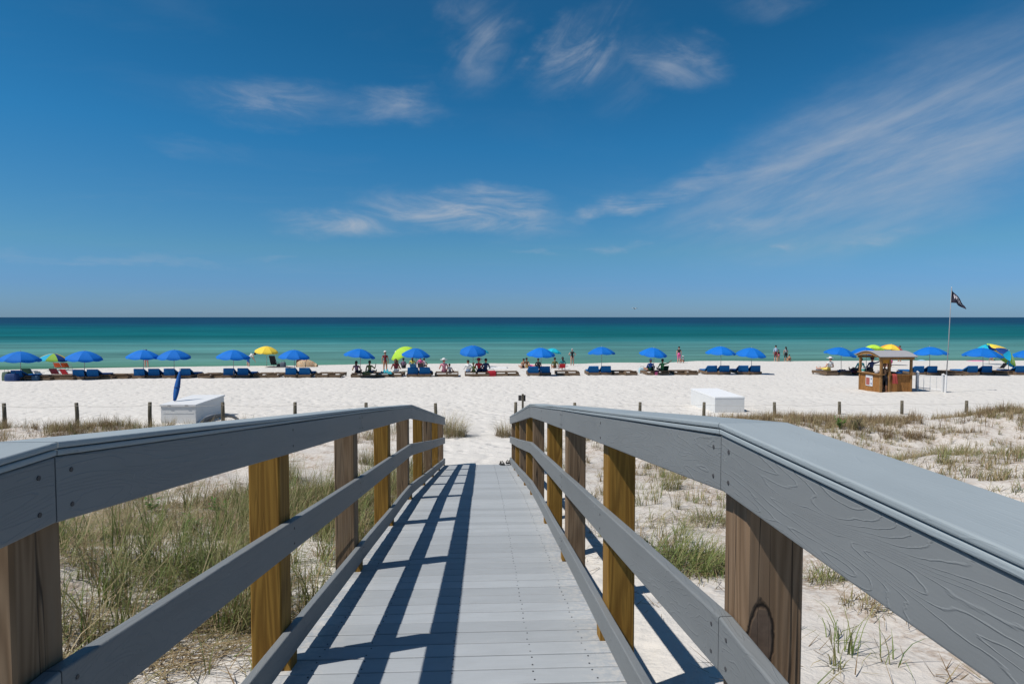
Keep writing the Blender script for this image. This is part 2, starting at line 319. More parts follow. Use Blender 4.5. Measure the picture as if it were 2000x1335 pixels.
def sand_material():
    m, t, b, o = material('white_quartz_sand')
    pos = t.n('ShaderNodeNewGeometry').outputs['Position']
    n1 = t.noise(pos, 0.35, 4, .6); n2 = t.noise(pos, 3.2, 4, .62); n3 = t.noise(pos, 90, 3, .7); n4 = t.noise(pos, 14, 4, .65)
    c = (.565, .54, .505)
    col = t.mix(n1, tuple(x*.94 for x in c), tuple(x*1.05 for x in c))
    col = t.mix(t.m('MULTIPLY', t.sstep(n2, .5, .75), .16), col, (.50, .46, .42))
    col = t.mix(t.m('MULTIPLY', t.sstep(n3, .62, .75), .30), col, (.40, .36, .31))
    # dry plant crumbs and roots lie in the vegetated strip (y < 21)
    sp = t.n('ShaderNodeSeparateXYZ'); t.put(sp.inputs[0], pos)
    veg = t.m('SUBTRACT', 1.0, t.sstep(sp.outputs[1], 18.0, 21.5))
    awaypath = t.sstep(t.m('ABSOLUTE', t.m('ADD', sp.outputs[0], .15)), 1.2, 3.0)
    lit = t.m('MULTIPLY', t.m('MULTIPLY', t.sstep(t.noise(pos, 1.3, 5, .7), .42, .60), t.sstep(n4, .40, .58)), t.m('MULTIPLY', veg, awaypath))
    col = t.mix(t.m('MULTIPLY', t.m('MULTIPLY', veg, awaypath), .45), col, (.47, .42, .375))
    left = t.m('SUBTRACT', 1.0, t.sstep(sp.outputs[0], -1.2, -.2))
    lit = t.m('MULTIPLY', lit, t.m('ADD', .60, t.m('MULTIPLY', left, .10)))
    col = t.mix(lit, col, t.mix(n3, (.14, .09, .055), (.36, .25, .17)))
    # damp band along the water
    wet = t.m('SUBTRACT', 1.0, t.sstep(sp.outputs[2], .015, .10)); col = t.mix(t.m('MULTIPLY', wet, .55), col, (.33, .30, .26))
    t.put(b.inputs['Base Color'], col); b.inputs['Roughness'].default_value = .95; b.inputs['Specular IOR Level'].default_value = .1
    vor = t.n('ShaderNodeTexVoronoi', feature='SMOOTH_F1', i_Scale=2.6); t.put(vor.inputs['Vector'], t.v('ADD', pos, t.v('SCALE', t.n('ShaderNodeTexNoise', i_Scale=1.7).outputs['Color'], .5)))
    foot = t.m('MULTIPLY', t.sstep(vor.outputs['Distance'], .05, .45), t.m('SUBTRACT', 1.0, t.m('MULTIPLY', veg, awaypath)))
    h = t.m('ADD', t.m('ADD', t.m('MULTIPLY', n2, .055), t.m('MULTIPLY', n4, .016)), t.m('ADD', t.m('MULTIPLY', foot, .055), t.m('MULTIPLY', n3, .003)))
    t.put(b.inputs['Normal'], t.bump(h, .85, 1.0)); return m
M_SAND = sand_material()

def sea_material():
    m, t, b, o = material('gulf_water')
    pos = t.n('ShaderNodeNewGeometry').outputs['Position']
    sp = t.n('ShaderNodeSeparateXYZ'); t.put(sp.inputs[0], pos)
    # colour follows the depth of the water: green shallows, teal shelf, navy deep
    wob = t.m('MULTIPLY', t.m('SUBTRACT', t.noise(t.v('MULTIPLY', pos, (.006, .03, 1)), 1.0, 4, .6), .5), .55)
    lg = t.m('ADD', t.m('LOGARITHM', t.m('MAXIMUM', sp.outputs[1], 30.0), 10.0), t.m('MULTIPLY', wob, .22))
    f = t.m('DIVIDE', t.m('SUBTRACT', lg, 1.7), 2.0)
    col = t.ramp(f, [(0.0, (.060, .130, .085)), (.046, (.052, .135, .090)), (.079, (.080, .190, .172)), (.127, (.070, .185, .178)), (.18, (.052, .168, .172)), (.205, (.020, .122, .136)), (.25, (.004, .092, .104)), (.373, (.003, .082, .106)), (.44, (.004, .060, .098)), (.53, (.005, .041, .086)), (.8, (.005, .038, .082)), (1.0, (.005, .036, .078))])
    streak = t.noise(t.v('MULTIPLY', pos, (.03, .22, 1)), 1.0, 5, .65)
    streak2 = t.noise(t.v('MULTIPLY', pos, (.0035, .045, 1)), 1.0, 4, .6)
    col = t.mix(t.m('MULTIPLY', t.sstep(streak, .42, .62), .45), col, t.v('SCALE', col, .62))
    col = t.mix(t.m('MULTIPLY', t.sstep(streak2, .44, .62), .45), col, t.v('SCALE', col, .60))
    streak3 = t.noise(t.v('MULTIPLY', pos, (.012, .085, 1)), 1.0, 5, .65)
    col = t.mix(t.m('MULTIPLY', t.sstep(streak3, .44, .60), .60), col, t.v('SCALE', col, .62)); col = t.v('SCALE', col, 1.40)
    t.put(b.inputs['Base Color'], col); b.inputs['Roughness'].default_value = .5; b.inputs['Specular IOR Level'].default_value = 0.0
    gl_ = t.n('ShaderNodeBsdfGlossy', i_Roughness=.22); mx = t.n('ShaderNodeMixShader'); mx.inputs[0].default_value = .06; t.put(mx.inputs[1], b.outputs[0]); t.put(mx.inputs[2], gl_.outputs[0]); t.put(o.inputs[0], mx.outputs[0])
    w1 = t.noise(t.v('MULTIPLY', pos, (.22, .75, 1)), 1.0, 5, .6, .3)
    w2 = t.noise(t.v('MULTIPLY', pos, (.05, .16, 1)), 1.0, 4, .55)
    nb = t.bump(t.m('ADD', t.m('MULTIPLY', w1, .34), t.m('MULTIPLY', w2, .9)), .9, 1.0); t.put(b.inputs['Normal'], nb); t.put(gl_.inputs['Normal'], nb); return m
M_SEA = sea_material()

def leaf_material():
    m, t, b, o = material('grass_blade')
    col = t.n('ShaderNodeAttribute', attribute_name='Col').outputs['Color']
    t.put(b.inputs['Base Color'], col); b.inputs['Roughness'].default_value = .55; b.inputs['Specular IOR Level'].default_value = .25
    tr = t.n('ShaderNodeBsdfTranslucent'); t.put(tr.inputs[0], col)
    mx = t.n('ShaderNodeMixShader'); mx.inputs[0].default_value = .30; t.put(mx.inputs[1], b.outputs[0]); t.put(mx.inputs[2], tr.outputs[0]); t.put(o.inputs[0], mx.outputs[0]); return m
M_LEAF = leaf_material()

# ------------------------------------------------------------------ setting: sand sheet, sea
def build_sand():
    xs = []; x = 0.0; st = .09
    while x < 9: xs.append(x); x += st
    while x < 320: xs.append(x); st *= 1.035; x += st
    xs = np.array([-v for v in xs[:0:-1]] + xs); ys = [-7.0]; y = -7.0
    while y < 200: y += .09 if y < 20 else (.16 if y < 30 else (.3 if y < 75 else 6.0)); ys.append(y)
    ys = np.array(ys); X, Y = np.meshgrid(xs, ys); Z = ground(X, Y)
    n, mm = X.shape; co = np.stack([X, Y, Z], -1).reshape(-1, 3)
    i = np.arange((n-1)*mm).reshape(n-1, mm)[:, :-1].reshape(-1); q = np.stack([i, i+1, i+mm+1, i+mm], 1)
    me = grid_mesh('sand', co, q); me.materials.append(M_SAND); me.polygons.foreach_set('use_smooth', np.ones(len(q), bool))
    tag(link('sand', me), 'white quartz sand of the beach and dunes', kind='structure')
def grid_mesh(name, co, q):
    me = bpy.data.meshes.new(name); me.vertices.add(len(co)); me.vertices.foreach_set('co', co.astype(np.float32).ravel())
    k = q.shape[1]; me.loops.add(q.size); me.loops.foreach_set('vertex_index', q.astype(np.int32).ravel())
    me.polygons.add(len(q)); me.polygons.foreach_set('loop_start', np.arange(0, q.size, k, dtype=np.int32)); me.polygons.foreach_set('loop_total', np.full(len(q), k, np.int32))
    me.update(calc_edges=True); me.validate(); return me
build_sand()
def build_sea():
    xs = np.concatenate([-np.geomspace(12000, 40, 30), np.linspace(-36, 36, 20), np.geomspace(40, 12000, 30)])
    ys = np.concatenate([np.linspace(44, 90, 24), np.geomspace(93, 24000, 70)])
    X, Y = np.meshgrid(xs, ys); Z = np.zeros_like(X); n, mm = X.shape
    i = np.arange((n-1)*mm).reshape(n-1, mm)[:, :-1].reshape(-1)
    me = grid_mesh('sea', np.stack([X, Y, Z], -1).reshape(-1, 3), np.stack([i, i+1, i+mm+1, i+mm], 1)); me.materials.append(M_SEA)
    tag(link('sea', me), 'calm green to deep blue sea', kind='structure')
build_sea()

# ------------------------------------------------------------------ boardwalk
XL, XR = -.91, .617                        # inner faces of the posts
POST = .14
capz = lambda y: float(np.interp(y, [1.36, 7.4, 13.5], [-.247, -1.062, -2.235]))
midz = lambda y: float(np.interp(y, [1.36, 4.2, 7.35, 13.4], [-.728, -1.125, -1.537, -2.690]))
toez = lambda y: float(np.interp(y, [1.36, 7.35, 13.4], [-1.236, -2.030, -3.165]))
deckz = lambda y: float(np.interp(y, [1.36, 7.35, 13.5], [-1.420, -2.205, -3.318]))
BW = thing('boardwalk', 'grey painted beach boardwalk with railings sloping down to the sand', 'boardwalk', (-.147, 13.55, H-3.33))
B0 = BW.location.copy()
def frame(p, ang, lat=None):               # local X along the walk at slope ang, local Z up across it
    c, s = math.cos(ang), math.sin(ang)
    M = Matrix(((0, -1, 0, p[0]-B0.x), (c, 0, -s, p[1]-B0.y), (s, 0, c, p[2]+H-B0.z), (0, 0, 0, 1)))
    return M
def rounded(w0, w1, h0, h1, r, k=4):
    pts = []
    for cx, cy, a0 in ((w1-r, h1-r, 0), (w0+r, h1-r, 90), (w0+r, h0+r, 180), (w1-r, h0+r, 270)):
        pts += [(cx+r*math.cos(math.radians(a0+90*i/(k-1))), cy+r*math.sin(math.radians(a0+90*i/(k-1)))) for i in range(k)]
    return pts
def rail_board(name, x, y0, y1, zf, prof, mat, wav=0.0, seg=1, gap=.002):
    """a board along the walk, its ends cut plumb; prof is in (lateral, up) measured from the line zf"""
    y0 += gap; y1 -= gap
    z0, z1 = zf(y0), zf(y1); ang = math.atan2(z1-z0, y1-y0); c, tn = math.cos(ang), math.tan(ang); L = (y1-y0)/c
    mb = MB(); n = len(prof); ph = random.random()*6
    for i in range(seg+1):
        u = i/seg; e = math.sin(math.pi*u)
        dz = wav*e*math.sin(ph+u*7.0); dy = wav*.5*e*math.sin(ph*2+u*4)
        mb.v += [(u*L + (h)*tn, w+dy, h+dz) for w, h in prof]
    mb.f += [(i*n+k, (i+1)*n+k, (i+1)*n+(k+1) % n, i*n+(k+1) % n) for i in range(seg) for k in range(n)]
    mb.f += [tuple(range(n)), tuple(seg*n+k for k in range(n-1, -1, -1))]; mb.m = [0]*len(mb.f)
    o = mb.obj(name, mat, BW); o.matrix_local = frame((x, y0, z0), ang)
    return o, L, tn
_sm = MB(); _sm.tube([(0, -.0012, 0), (0, .0012, 0)], .0052, 8); SCREW = _sm.mesh('screw', M_SCREW)
def screws(o, spots, wy):
    for u, h in spots: link('screw', SCREW, o, (u, wy, h))
postsL = [1.26, 2.78, 4.31, 5.82, 7.30, 8.95, 10.45, 11.95, 13.42]
postsR = [1.44, 3.02, 4.49, 5.81, 7.55, 8.75, 10.4, 11.75, 13.45]
for side, X, posts in ((-1, XL, postsL), (1, XR, postsR)):
    inn = X - side*.038                     # inner face of the boards
    for k, y in enumerate(posts):
        x0, x1 = (X-POST, X) if side < 0 else (X, X+POST)
        top = capz(y)-.034; bot = gz((x0+x1)/2, y)-H-.5; cx = (x0+x1)/2
        mb = MB(); hw = POST/2-.0015; cf = .006
        ring = [(hw, -hw+cf), (hw, hw-cf), (hw-cf, hw), (-hw+cf, hw), (-hw, hw-cf), (-hw, -hw+cf), (-hw+cf, -hw), (hw-cf, -hw)]
        mb.v = [(a, b, bot-top) for a, b in ring]+[(a, b, 0) for a, b in ring]
        mb.f = [(i, (i+1) % 8, 8+(i+1) % 8, 8+i) for i in range(8)]+[tuple(range(7, -1, -1)), tuple(range(8, 16))]; mb.m = [0]*10
        mt = M_POST_OLD if k % 2 == 0 else M_POST_NEW
        if side > 0 and k == 0:
            mt = post_material('weathered_pine_with_knot', (.250, .168, .105), (.115, .070, .038), knot=(-.032, -.069, -.47), grey=(.160, .118, .085))
        o = mb.obj('post', mt, BW); o.location = (cx-B0.x, y-B0.y, top+H-B0.z); o.rotation_euler.z = random.uniform(-.012, .012)
        if k % 2 == 0: o['label'] = 'weathered brown wooden post'
        else: o['label'] = 'golden treated pine post'
        if k == 0 and side > 0: o['label'] = 'weathered brown post with a large dark knot'
    br = [-.9, posts[0], posts[2], posts[4], posts[6], posts[8]+.09]
    lo, hi = (0, .038)
    for k in range(5):
        y0, y1 = br[k], br[k+1]
        f = lambda y: capz(y)-(.006 if side < 0 else 0)
        # local +Y points to world -X; boards sit between inn and X
        sgn = 1 if side < 0 else -1
        def pr(a, b, h0, h1, r):           # a,b metres outward from the inner face
            w = sorted((sgn*a, sgn*b)); return rounded(w[0], w[1], h0, h1, r)
        seg = 14 if k < 3 else 4
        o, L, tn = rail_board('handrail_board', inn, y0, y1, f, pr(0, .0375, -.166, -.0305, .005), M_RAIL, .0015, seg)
        hs = (-.062, -.135); us = [.045, L-.045]
        if k in (1, 2, 3, 4): us.append(L*.5)
        screws(o, [(u+h*tn, h) for u in us for h in hs], -sgn*.0004)
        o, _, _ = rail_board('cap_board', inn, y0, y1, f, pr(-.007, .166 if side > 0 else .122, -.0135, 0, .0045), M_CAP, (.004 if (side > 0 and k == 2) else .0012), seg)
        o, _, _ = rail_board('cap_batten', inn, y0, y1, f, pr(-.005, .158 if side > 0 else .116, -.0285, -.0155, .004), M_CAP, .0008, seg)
        o, L, tn = rail_board('middle_rail', inn, y0, y1, midz, pr(0, .0375, -.138, 0, .006), M_RAIL, .0015, seg)
        screws(o, [(u+h*tn, h) for u in ([.045, L-.045]+([L*.5] if k else [])) for h in (-.035, -.105)], -sgn*.0004)
        o, L, tn = rail_board('toe_board', inn, y0, y1, toez, pr(0, .0375, -.118, 0, .006), M_RAIL, .004, seg)
        screws(o, [(u+h*tn, h) for u in [.045, L-.045] for h in (-.03, -.09)], -sgn*.0004)
    for y in posts[1:]:                     # spacer blocks that lift the toe boards off the deck
        z = deckz(y); mb = MB(); mb.box(-.016, .016, -.045, .045, .001, .064); o = mb.obj('spacer_block', M_POST_NEW, BW)
        o.location = (inn+side*.02-B0.x, y-.02-B0.y, z+H-B0.z); o.rotation_euler.x = math.atan2(deckz(y+.1)-deckz(y-.1), .2)
# deck boards
PITCHB = .1465; dbv = []
for k in range(6):
    mb = MB(); a = .80+random.uniform(-.008, .006); b = .80+random.uniform(-.008, .006)
    prof = rounded(-.069, .069, -.030, 0, .005); n = len(prof)
    mb.v = [(-a, w, h) for w, h in prof]+[(b, w, h) for w, h in prof]
    mb.f = [(i, (i+1) % n, n+(i+1) % n, n+i) for i in range(n)]+[tuple(range(n-1, -1, -1)), tuple(range(n, 2*n))]; mb.m = [0]*len(mb.f)
    dbv.append(mb.mesh('deck_board', M_DECK))
y = -.9; k = 0; sc = MB()
while y < 13.52:
    z = deckz(y); sl_ = math.atan2(deckz(y+.06)-deckz(y-.06), .12)
    o = link('deck_board', random.choice(dbv), BW)
    o.location = (-.135+random.uniform(-.004, .004)-B0.x, y-B0.y, z+random.uniform(-.0012, .0012)+H-B0.z)
    o.rotation_euler = (sl_, random.uniform(-.0012, .0012), random.uniform(-.0015, .0015))
    for xx in (-.78, -.56, -.15, .22, .49):
        for w in (-.04, .04):
            c, s = math.cos(sl_), math.sin(sl_); xj = xx+random.uniform(-.006, .006)
            sc.tube([(xj-B0.x, y+w*c-B0.y, z+w*s+H-B0.z-.001), (xj-B0.x, y+w*c-B0.y, z+w*s+H-B0.z+.0014)], .0042, 6)
    y += PITCHB*math.cos(sl_); k += 1
DECK_END = y-PITCHB/2
tag(sc.obj('deck_screw', M_SCREW, BW), kind='stuff')
for xx in (-.85, -.15, .55):                # stringers under the deck
    for a, b in ((-.9, 1.36), (1.36, 7.35), (7.35, 13.4)):
        o, _, _ = rail_board('joist', xx, a, b, deckz, rounded(-.019, .019, -.165, -.034, .003), M_JOIST, 0, 1)

# ------------------------------------------------------------------ vegetation
def blades(tufts, name, label, cat=None, kind=None, group=None, parent_at=None, flat=False):
    """tufts: rows of x, y, n, height, spread, lean, green(0..1), width"""
    V = []; C = []; F = []; base = 0
    T = np.asarray(tufts, float); n = T[:, 2].astype(int); idx = np.repeat(np.arange(len(T)), n); N = len(idx); t = T[idx]
    ph = rng.uniform(0, 2*np.pi, N); rr = np.sqrt(rng.uniform(0, 1, N))*t[:, 4]
    bx = t[:, 0]+rr*np.cos(ph); by = t[:, 1]+rr*np.sin(ph); bz = ground(bx, by)-.02
    az = ph+rng.normal(0, .9, N); lean = np.abs(t[:, 5]*(.35+rng.uniform(0, 1.3, N))); L = t[:, 3]*rng.uniform(.45, 1.15, N); w = t[:, 7]*rng.uniform(.6, 1.25, N)
    az = np.where(rng.uniform(0, 1, N) < .35, rng.normal(.3, .7, N), az)           # some follow the sea breeze
    ux, uy = np.cos(az), np.sin(az); px, py = -uy, ux; tw = rng.uniform(-1, 1, N); px = px*np.cos(tw)-py*np.sin(tw)*.0; 
    K = 4; pts = []
    cx, cy, cz = bx.copy(), by.copy(), bz.copy(); ang = np.clip(rng.normal(1.42, .12, N), .9, 1.56) if flat else lean*.35
    if flat: cz = cz+rng.uniform(.015, .07, N); lean = lean*0
    for j in range(K+1):
        wd = w*(1-(j/K)**1.6)*.5
        if j < K: pts += [np.stack([cx-px*wd, cy-py*wd, cz], -1), np.stack([cx+px*wd, cy+py*wd, cz], -1)]
        else: pts += [np.stack([cx, cy, cz], -1)]
        st = L/K; cx = cx+ux*np.sin(ang)*st; cy = cy+uy*np.sin(ang)*st; cz = cz+np.cos(ang)*st; ang = ang+lean*.55
    P = np.stack(pts, 1)                                                            # N, 2K+1, 3
    green = np.clip(t[:, 6]+rng.normal(0, .28, N), 0, 1)[:, None]
    g1 = np.array([.070, .130, .024]); g2 = np.array([.205, .255, .075]); dry = np.array([.44, .345, .205]); br = np.array([.15, .095, .048])
    a = rng.uniform(0, 1, (N, 1)); gcol = g1*(1-a)+g2*a; b = rng.uniform(0, 1, (N, 1)); dk = np.clip(-t[:, 6]*1.6, 0, .9)[:, None]; b = b*(1-dk)+dk; dcol = dry*(1-b)+br*b
    col = gcol*green+dcol*(1-green); nv = 2*K+1
    cc = np.repeat(col[:, None, :], nv, 1); mixr = np.array([min(1, (i//2)/K) for i in range(nv)])[None, :, None]
    tipdry = (rng.uniform(0, 1, (N, 1, 1)) < .5)*mixr**2*.55; cc = cc*(1-tipdry)+dry*tipdry
    cc = np.concatenate([cc, np.ones((N, nv, 1))], -1)
    co = P.reshape(-1, 3); off = (np.arange(N)*nv)[:, None]
    quads = np.concatenate([off+np.array([[2*j, 2*j+1, 2*j+3, 2*j+2]]) for j in range(K-1)], 0); tri = off+np.array([[2*K-2, 2*K-1, 2*K]])
    o0 = np.zeros(3)
    if parent_at is not None: o0 = np.array(parent_at); co = co-o0
    me = bpy.data.meshes.new(name); me.vertices.add(len(co)); me.vertices.foreach_set('co', co.astype(np.float32).ravel())
    lv = np.concatenate([quads.ravel(), tri.ravel()]).astype(np.int32); me.loops.add(len(lv)); me.loops.foreach_set('vertex_index', lv)
    nq, ntr = len(quads), len(tri); me.polygons.add(nq+ntr)
    me.polygons.foreach_set('loop_start', np.concatenate([np.arange(nq)*4, nq*4+np.arange(ntr)*3]).astype(np.int32)); me.polygons.foreach_set('loop_total', np.concatenate([np.full(nq, 4), np.full(ntr, 3)]).astype(np.int32))
    me.update(calc_edges=True)
    at_ = me.attributes.new('Col', 'FLOAT_COLOR', 'POINT'); at_.data.foreach_set('color', cc.reshape(-1).astype(np.float32))
    me.materials.append(M_LEAF); o = link(name, me)
    if parent_at is not None: o.location = parent_at
    return tag(o, label, cat, group, kind)
def scatter(n, x0, x1, y0, y1, dens, make):
    out = []; X = rng.uniform(x0, x1, n); Y = rng.uniform(y0, y1, n); D = dens(X, Y)
    keep = rng.uniform(0, 1, n) < D
    return [make(x, y) for x, y in zip(X[keep], Y[keep])]
U = random.uniform
def patch(x, y, sc, s, lo, hi): return ss(lo, hi, fbm(x, y, sc, 3, s)+.5)
# left dune: thick, green with a dry mat beneath
denL = lambda x, y: (0.03+0.97*patch(x, y, .75, 71, .47, .60))
def mixed(lo, hi):                          # most tufts green, some brown and dead
    return U(lo, hi) if random.random() < .70 else U(-.3, .25)
gl = scatter(1150, -6.5, -1.14, 1.6, 9.5, denL, lambda x, y: (x, y, random.randint(10, 22), U(.34, .82), U(.03, .10), U(.25, 1.0), mixed(.65, 1.15), .0088))
gl += scatter(420, -6.5, -1.14, 1.6, 9.5, lambda x, y: np.full_like(x, .75), lambda x, y: (x, y, random.randint(3, 7), U(.25, .60), U(.02, .07), U(.3, 1.3), mixed(.5, 1.0), .008))
gl += scatter(800, -15, -1.14, 7.0, 19.2, lambda x, y: .06+.94*patch(x, y, .45, 74, .46, .62), lambda x, y: (x, y, random.randint(9, 18), U(.25, .58), U(.05, .14), U(.3, .9), mixed(.25, .8), .010))
gl += scatter(420, -2.6, -1.12, 3.8, 12.5, lambda x, y: .10+.90*patch(x, y, .7, 77, .44, .6), lambda x, y: (x, y, random.randint(14, 26), U(.45, .80), U(.05, .12), U(.3, .9), mixed(.5, 1.0), .0088))
blades(gl, 'dune_grass', 'thick green and dry dune grass left of the boardwalk', kind='stuff')
ml = scatter(4200, -6.5, -1.0, 1.3, 11, lambda x, y: .06+.94*patch(x, y, .8, 73, .42, .58), lambda x, y: (x, y, random.randint(8, 14), U(.16, .46), .16, 1, U(-.25, .25), .0075))
blades(ml, 'dry_straw', 'mat of dry brown straw lying under the grass on the left', kind='stuff', flat=True)
# right dune: scattered tufts on open sand
gr = scatter(1100, 1.2, 10, 2.6, 12, lambda x, y: .10+.8*patch(x, y, .7, 81, .45, .62), lambda x, y: (x, y, random.randint(7, 18), U(.18, .46), U(.03, .10), U(.35, 1.2), mixed(.3, .85), .0085))
gr += scatter(5600, 1.5, 26, 8.5, 18.6, lambda x, y: .14+.8*patch(x, y, .55, 84, .42, .62), lambda x, y: (x, y, random.randint(8, 16), U(.14, .38), U(.03, .12), U(.3, 1.0), mixed(.0, .5), .011))
blades(gr, 'dune_grass', 'sparse tufts of dune grass dotting the sand right of the boardwalk', kind='stuff')
mr = scatter(5000, 1.0, 20, 2.2, 17, lambda x, y: .20+.8*patch(x, y, .8, 81, .42, .60), lambda x, y: (x, y, random.randint(5, 10), U(.10, .34), .18, 1, U(-.5, .10), .0062))
blades(mr, 'dry_straw', 'thin dry stems lying on the sand right of the boardwalk', kind='stuff', flat=True)
# brown band at the rope fence
bl = scatter(2000, -24, -2.6, 16.2, 20.2, lambda x, y: (.22+.78*patch(x, y, .45, 91, .34, .54)), lambda x, y: (x, y, random.randint(20, 34), U(.22, .52), U(.08, .2), U(.3, .9), U(-.55, .45), .010))
blades(bl, 'dune_grass', 'brown scrubby grass band along the left rope fence', kind='stuff')
bl = scatter(2600, 6.0, 30, 16.4, 21.2, lambda x, y: (.12+.88*patch(x, y, .42, 93, .38, .55))*ss(5.5, 9, x), lambda x, y: (x, y, random.randint(20, 36), U(.20, .46), U(.08, .2), U(.3, .9), U(-.65, .25), .010))
blades(bl, 'dune_grass', 'brown scrubby grass band along the right rope fence', kind='stuff')
def clump(px, py, label, n, h, sp, lean, green, w=.007, name='grass_clump', y=None):
    p = hit(px, py)
    rows = [(p.x, p.y, n, h, sp, lean, green, w)]
    if n >= 200: rows += [(p.x, p.y, n//3, h*.6, sp*1.1, lean*1.3, -.5, w)]
    blades(rows, name, label, 'grass clump', None, 'larger grass clumps', (p.x, p.y, p.z))
clump(1345, 1105, 'big curling green clump spilling over the sand behind the right railing', 800, .50, .40, 1.3, .80, .0085)
clump(1310, 955, 'upright green tuft standing right of the golden railing post', 160, .44, .15, .7, .5)
clump(1385, 1020, 'low spreading green tuft on the sand left of the knotted post', 220, .34, .22, 1.1, .55)
clump(1610, 1135, 'grey-green tuft on the sand just right of the knotted post', 150, .36, .16, 1.2, .6)
clump(1690, 1185, 'dry wiry clump farther right beneath the near right handrail', 120, .28, .18, 1.6, .15)
clump(1600, 1060, 'thin upright green tuft under the near right handrail', 60, .40, .10, .7, .8)
clump(612, 985, 'tall dense green clump between the golden and brown left posts', 420, .75, .30, .7, .75)
clump(560, 940, 'tall pale grass clump behind the golden left post', 240, .65, .22, .6, .6)
clump(330, 1130, 'dark tangled grass clump behind the near left railing', 380, .62, .32, 1.2, .7)
clump(720, 905, 'grass clump showing between the third and fourth left posts', 200, .62, .22, .6, .45)
clump(890, 852, 'brown-green sea grass clump at the left edge of the sand path', 300, .85, .32, .7, .25, .010)
clump(872, 846, 'spiky grass clump around the last left fence post by the path', 240, .95, .30, .6, .2, .010)
clump(985, 852, 'dry brown grass clump at the right edge of the sand path', 260, .70, .28, .7, .1, .010)
clump(1840, 905, 'yellow-green tuft standing alone on the right dune', 60, .40, .10, .6, .6, .010)
# leafy plants
def leafy(px, py, label, n, h, col):
    p = hit(px, py); t = thing('leafy_plant', label, 'plant', p, U(0, 6), 'small leafy plants')
    st = MB(); lf = MB()
    for i in range(n):
        a = U(0, 6.28); l = h*U(.5, 1); tip = Vector((math.cos(a)*l*.5, math.sin(a)*l*.5, l)); st.tube([(0, 0, -.03), tip*.55+Vector((0, 0, l*.06)), tip], [.004, .003, .0015], 4)
        for k in range(9):
            q = tip*U(.35, 1.05); b = U(0, 6.28); s = U(.02, .045); d = Vector((math.cos(b), math.sin(b), U(-.1, .6))); e = Vector((-math.sin(b), math.cos(b), U(-.3, .3)))
            lf.add([q, q+d*s+e*s*.45, q+d*s*2, q+d*s-e*s*.45], [(0, 1, 2, 3)])
    st.obj('stem', plain('weed_stem', (.14, .17, .05)), t); lf.obj('foliage', plain(col[0], col[1], .5, .25, 14, .3), t)
leafy(428, 1010, 'bright green broad-leaved weed in the grass behind the near left railing', 9, .26, ('fresh_leaf', (.09, .19, .035)))
leafy(380, 1045, 'yellow-green leafy weed lower in the left grass', 8, .22, ('fresh_leaf', (.09, .19, .035)))
leafy(300, 1000, 'small leafy weed growing in the left grass near the handrail', 7, .2, ('fresh_leaf', (.09, .19, .035)))
leafy(1641, 838, 'vivid green bush at the right rope fence', 22, .40, ('vivid_leaf', (.07, .20, .02)))
leafy(1672, 838, 'dark grey-brown bush beside the vivid green bush', 22, .38, ('grey_leaf', (.09, .075, .06)))

# ------------------------------------------------------------------ rope fences, sign, storage boxes
M_FPOST = post_material('grey_fence_post', (.15, .13, .095), (.075, .065, .045))
M_ROPE = plain('pale_rope', (.42, .39, .34), .9)
def rope_fence(label, spots):
    P = []
    for px, ytop, y in spots:
        top = at(px, ytop, y); P.append((top.x, top.y, top.z))
    x0, y0, _ = P[0]; b = Vector((x0, y0, gz(x0, y0))); t = thing('rope_fence', label, 'fence', b)
    for i, (x, y, z) in enumerate(P):
        g = gz(x, y); mb = MB(); r = .058
        mb.tube([(0, 0, g-.25-z), (0, 0, -.35), (U(-.012, .012), U(-.012, .012), 0)], [r*1.05, r, r*.94], 10)
        o = mb.obj('fence_post', M_FPOST, t, True, (x-b.x, y-b.y, z-b.z))
    for (x, y, z), (x2, y2, z2) in zip(P, P[1:]):
        mb = MB(); a = Vector((x, y-.058, z-.09))-b; c = Vector((x2, y2-.058, z2-.09))-b
        mb.tube([a.lerp(c, k/6)+Vector((0, 0, -.05*math.sin(math.pi*k/6))) for k in range(7)], .0042, 5); mb.obj('rope', M_ROPE, t, True)
rope_fence('grey wooden post and rope fence along the left dune', [(-130, 785, 20.3), (8, 787, 20.2), (150, 786, 20.2), (292, 785, 20.3), (435, 785, 20.4), (576, 785, 20.6), (715, 786, 20.6), (851, 787, 20.8)])
rope_fence('grey wooden post and rope fence along the right dune', [(1007, 785, 21.2), (1123, 786, 22.0), (1250, 785, 22.2), (1375, 785, 22.3), (1513, 785, 22.3), (1640, 784, 22.4), (1762, 782, 22.5), (1888, 782, 22.6), (2020, 781, 22.8)])
def sign_post():
    top = at(1021, 769, 20.9); g = gz(top.x, top.y); t = thing('sign_post', 'small sign post with two dark boards by the sand path', 'sign', (top.x, top.y, g)); h = top.z-g
    MB().box(-.035, .035, -.035, .035, -.3, h).obj('post', M_FPOST, t)
    d = plain('dark_sign_back', (.05, .045, .045), .6)
    MB().box(-.15, -.038, .036, .056, h-.24, h-.05).obj('sign_board', d, t); MB().box(.038, .10, .036, .056, h-.26, h-.04).obj('sign_board', d, t)
sign_post()
M_BOX = plain('white_fibreglass', (.70, .70, .70), .45, .06, 3); M_BOXG = plain('pale_grey_panel', (.60, .60, .59), .55, .07, 3)
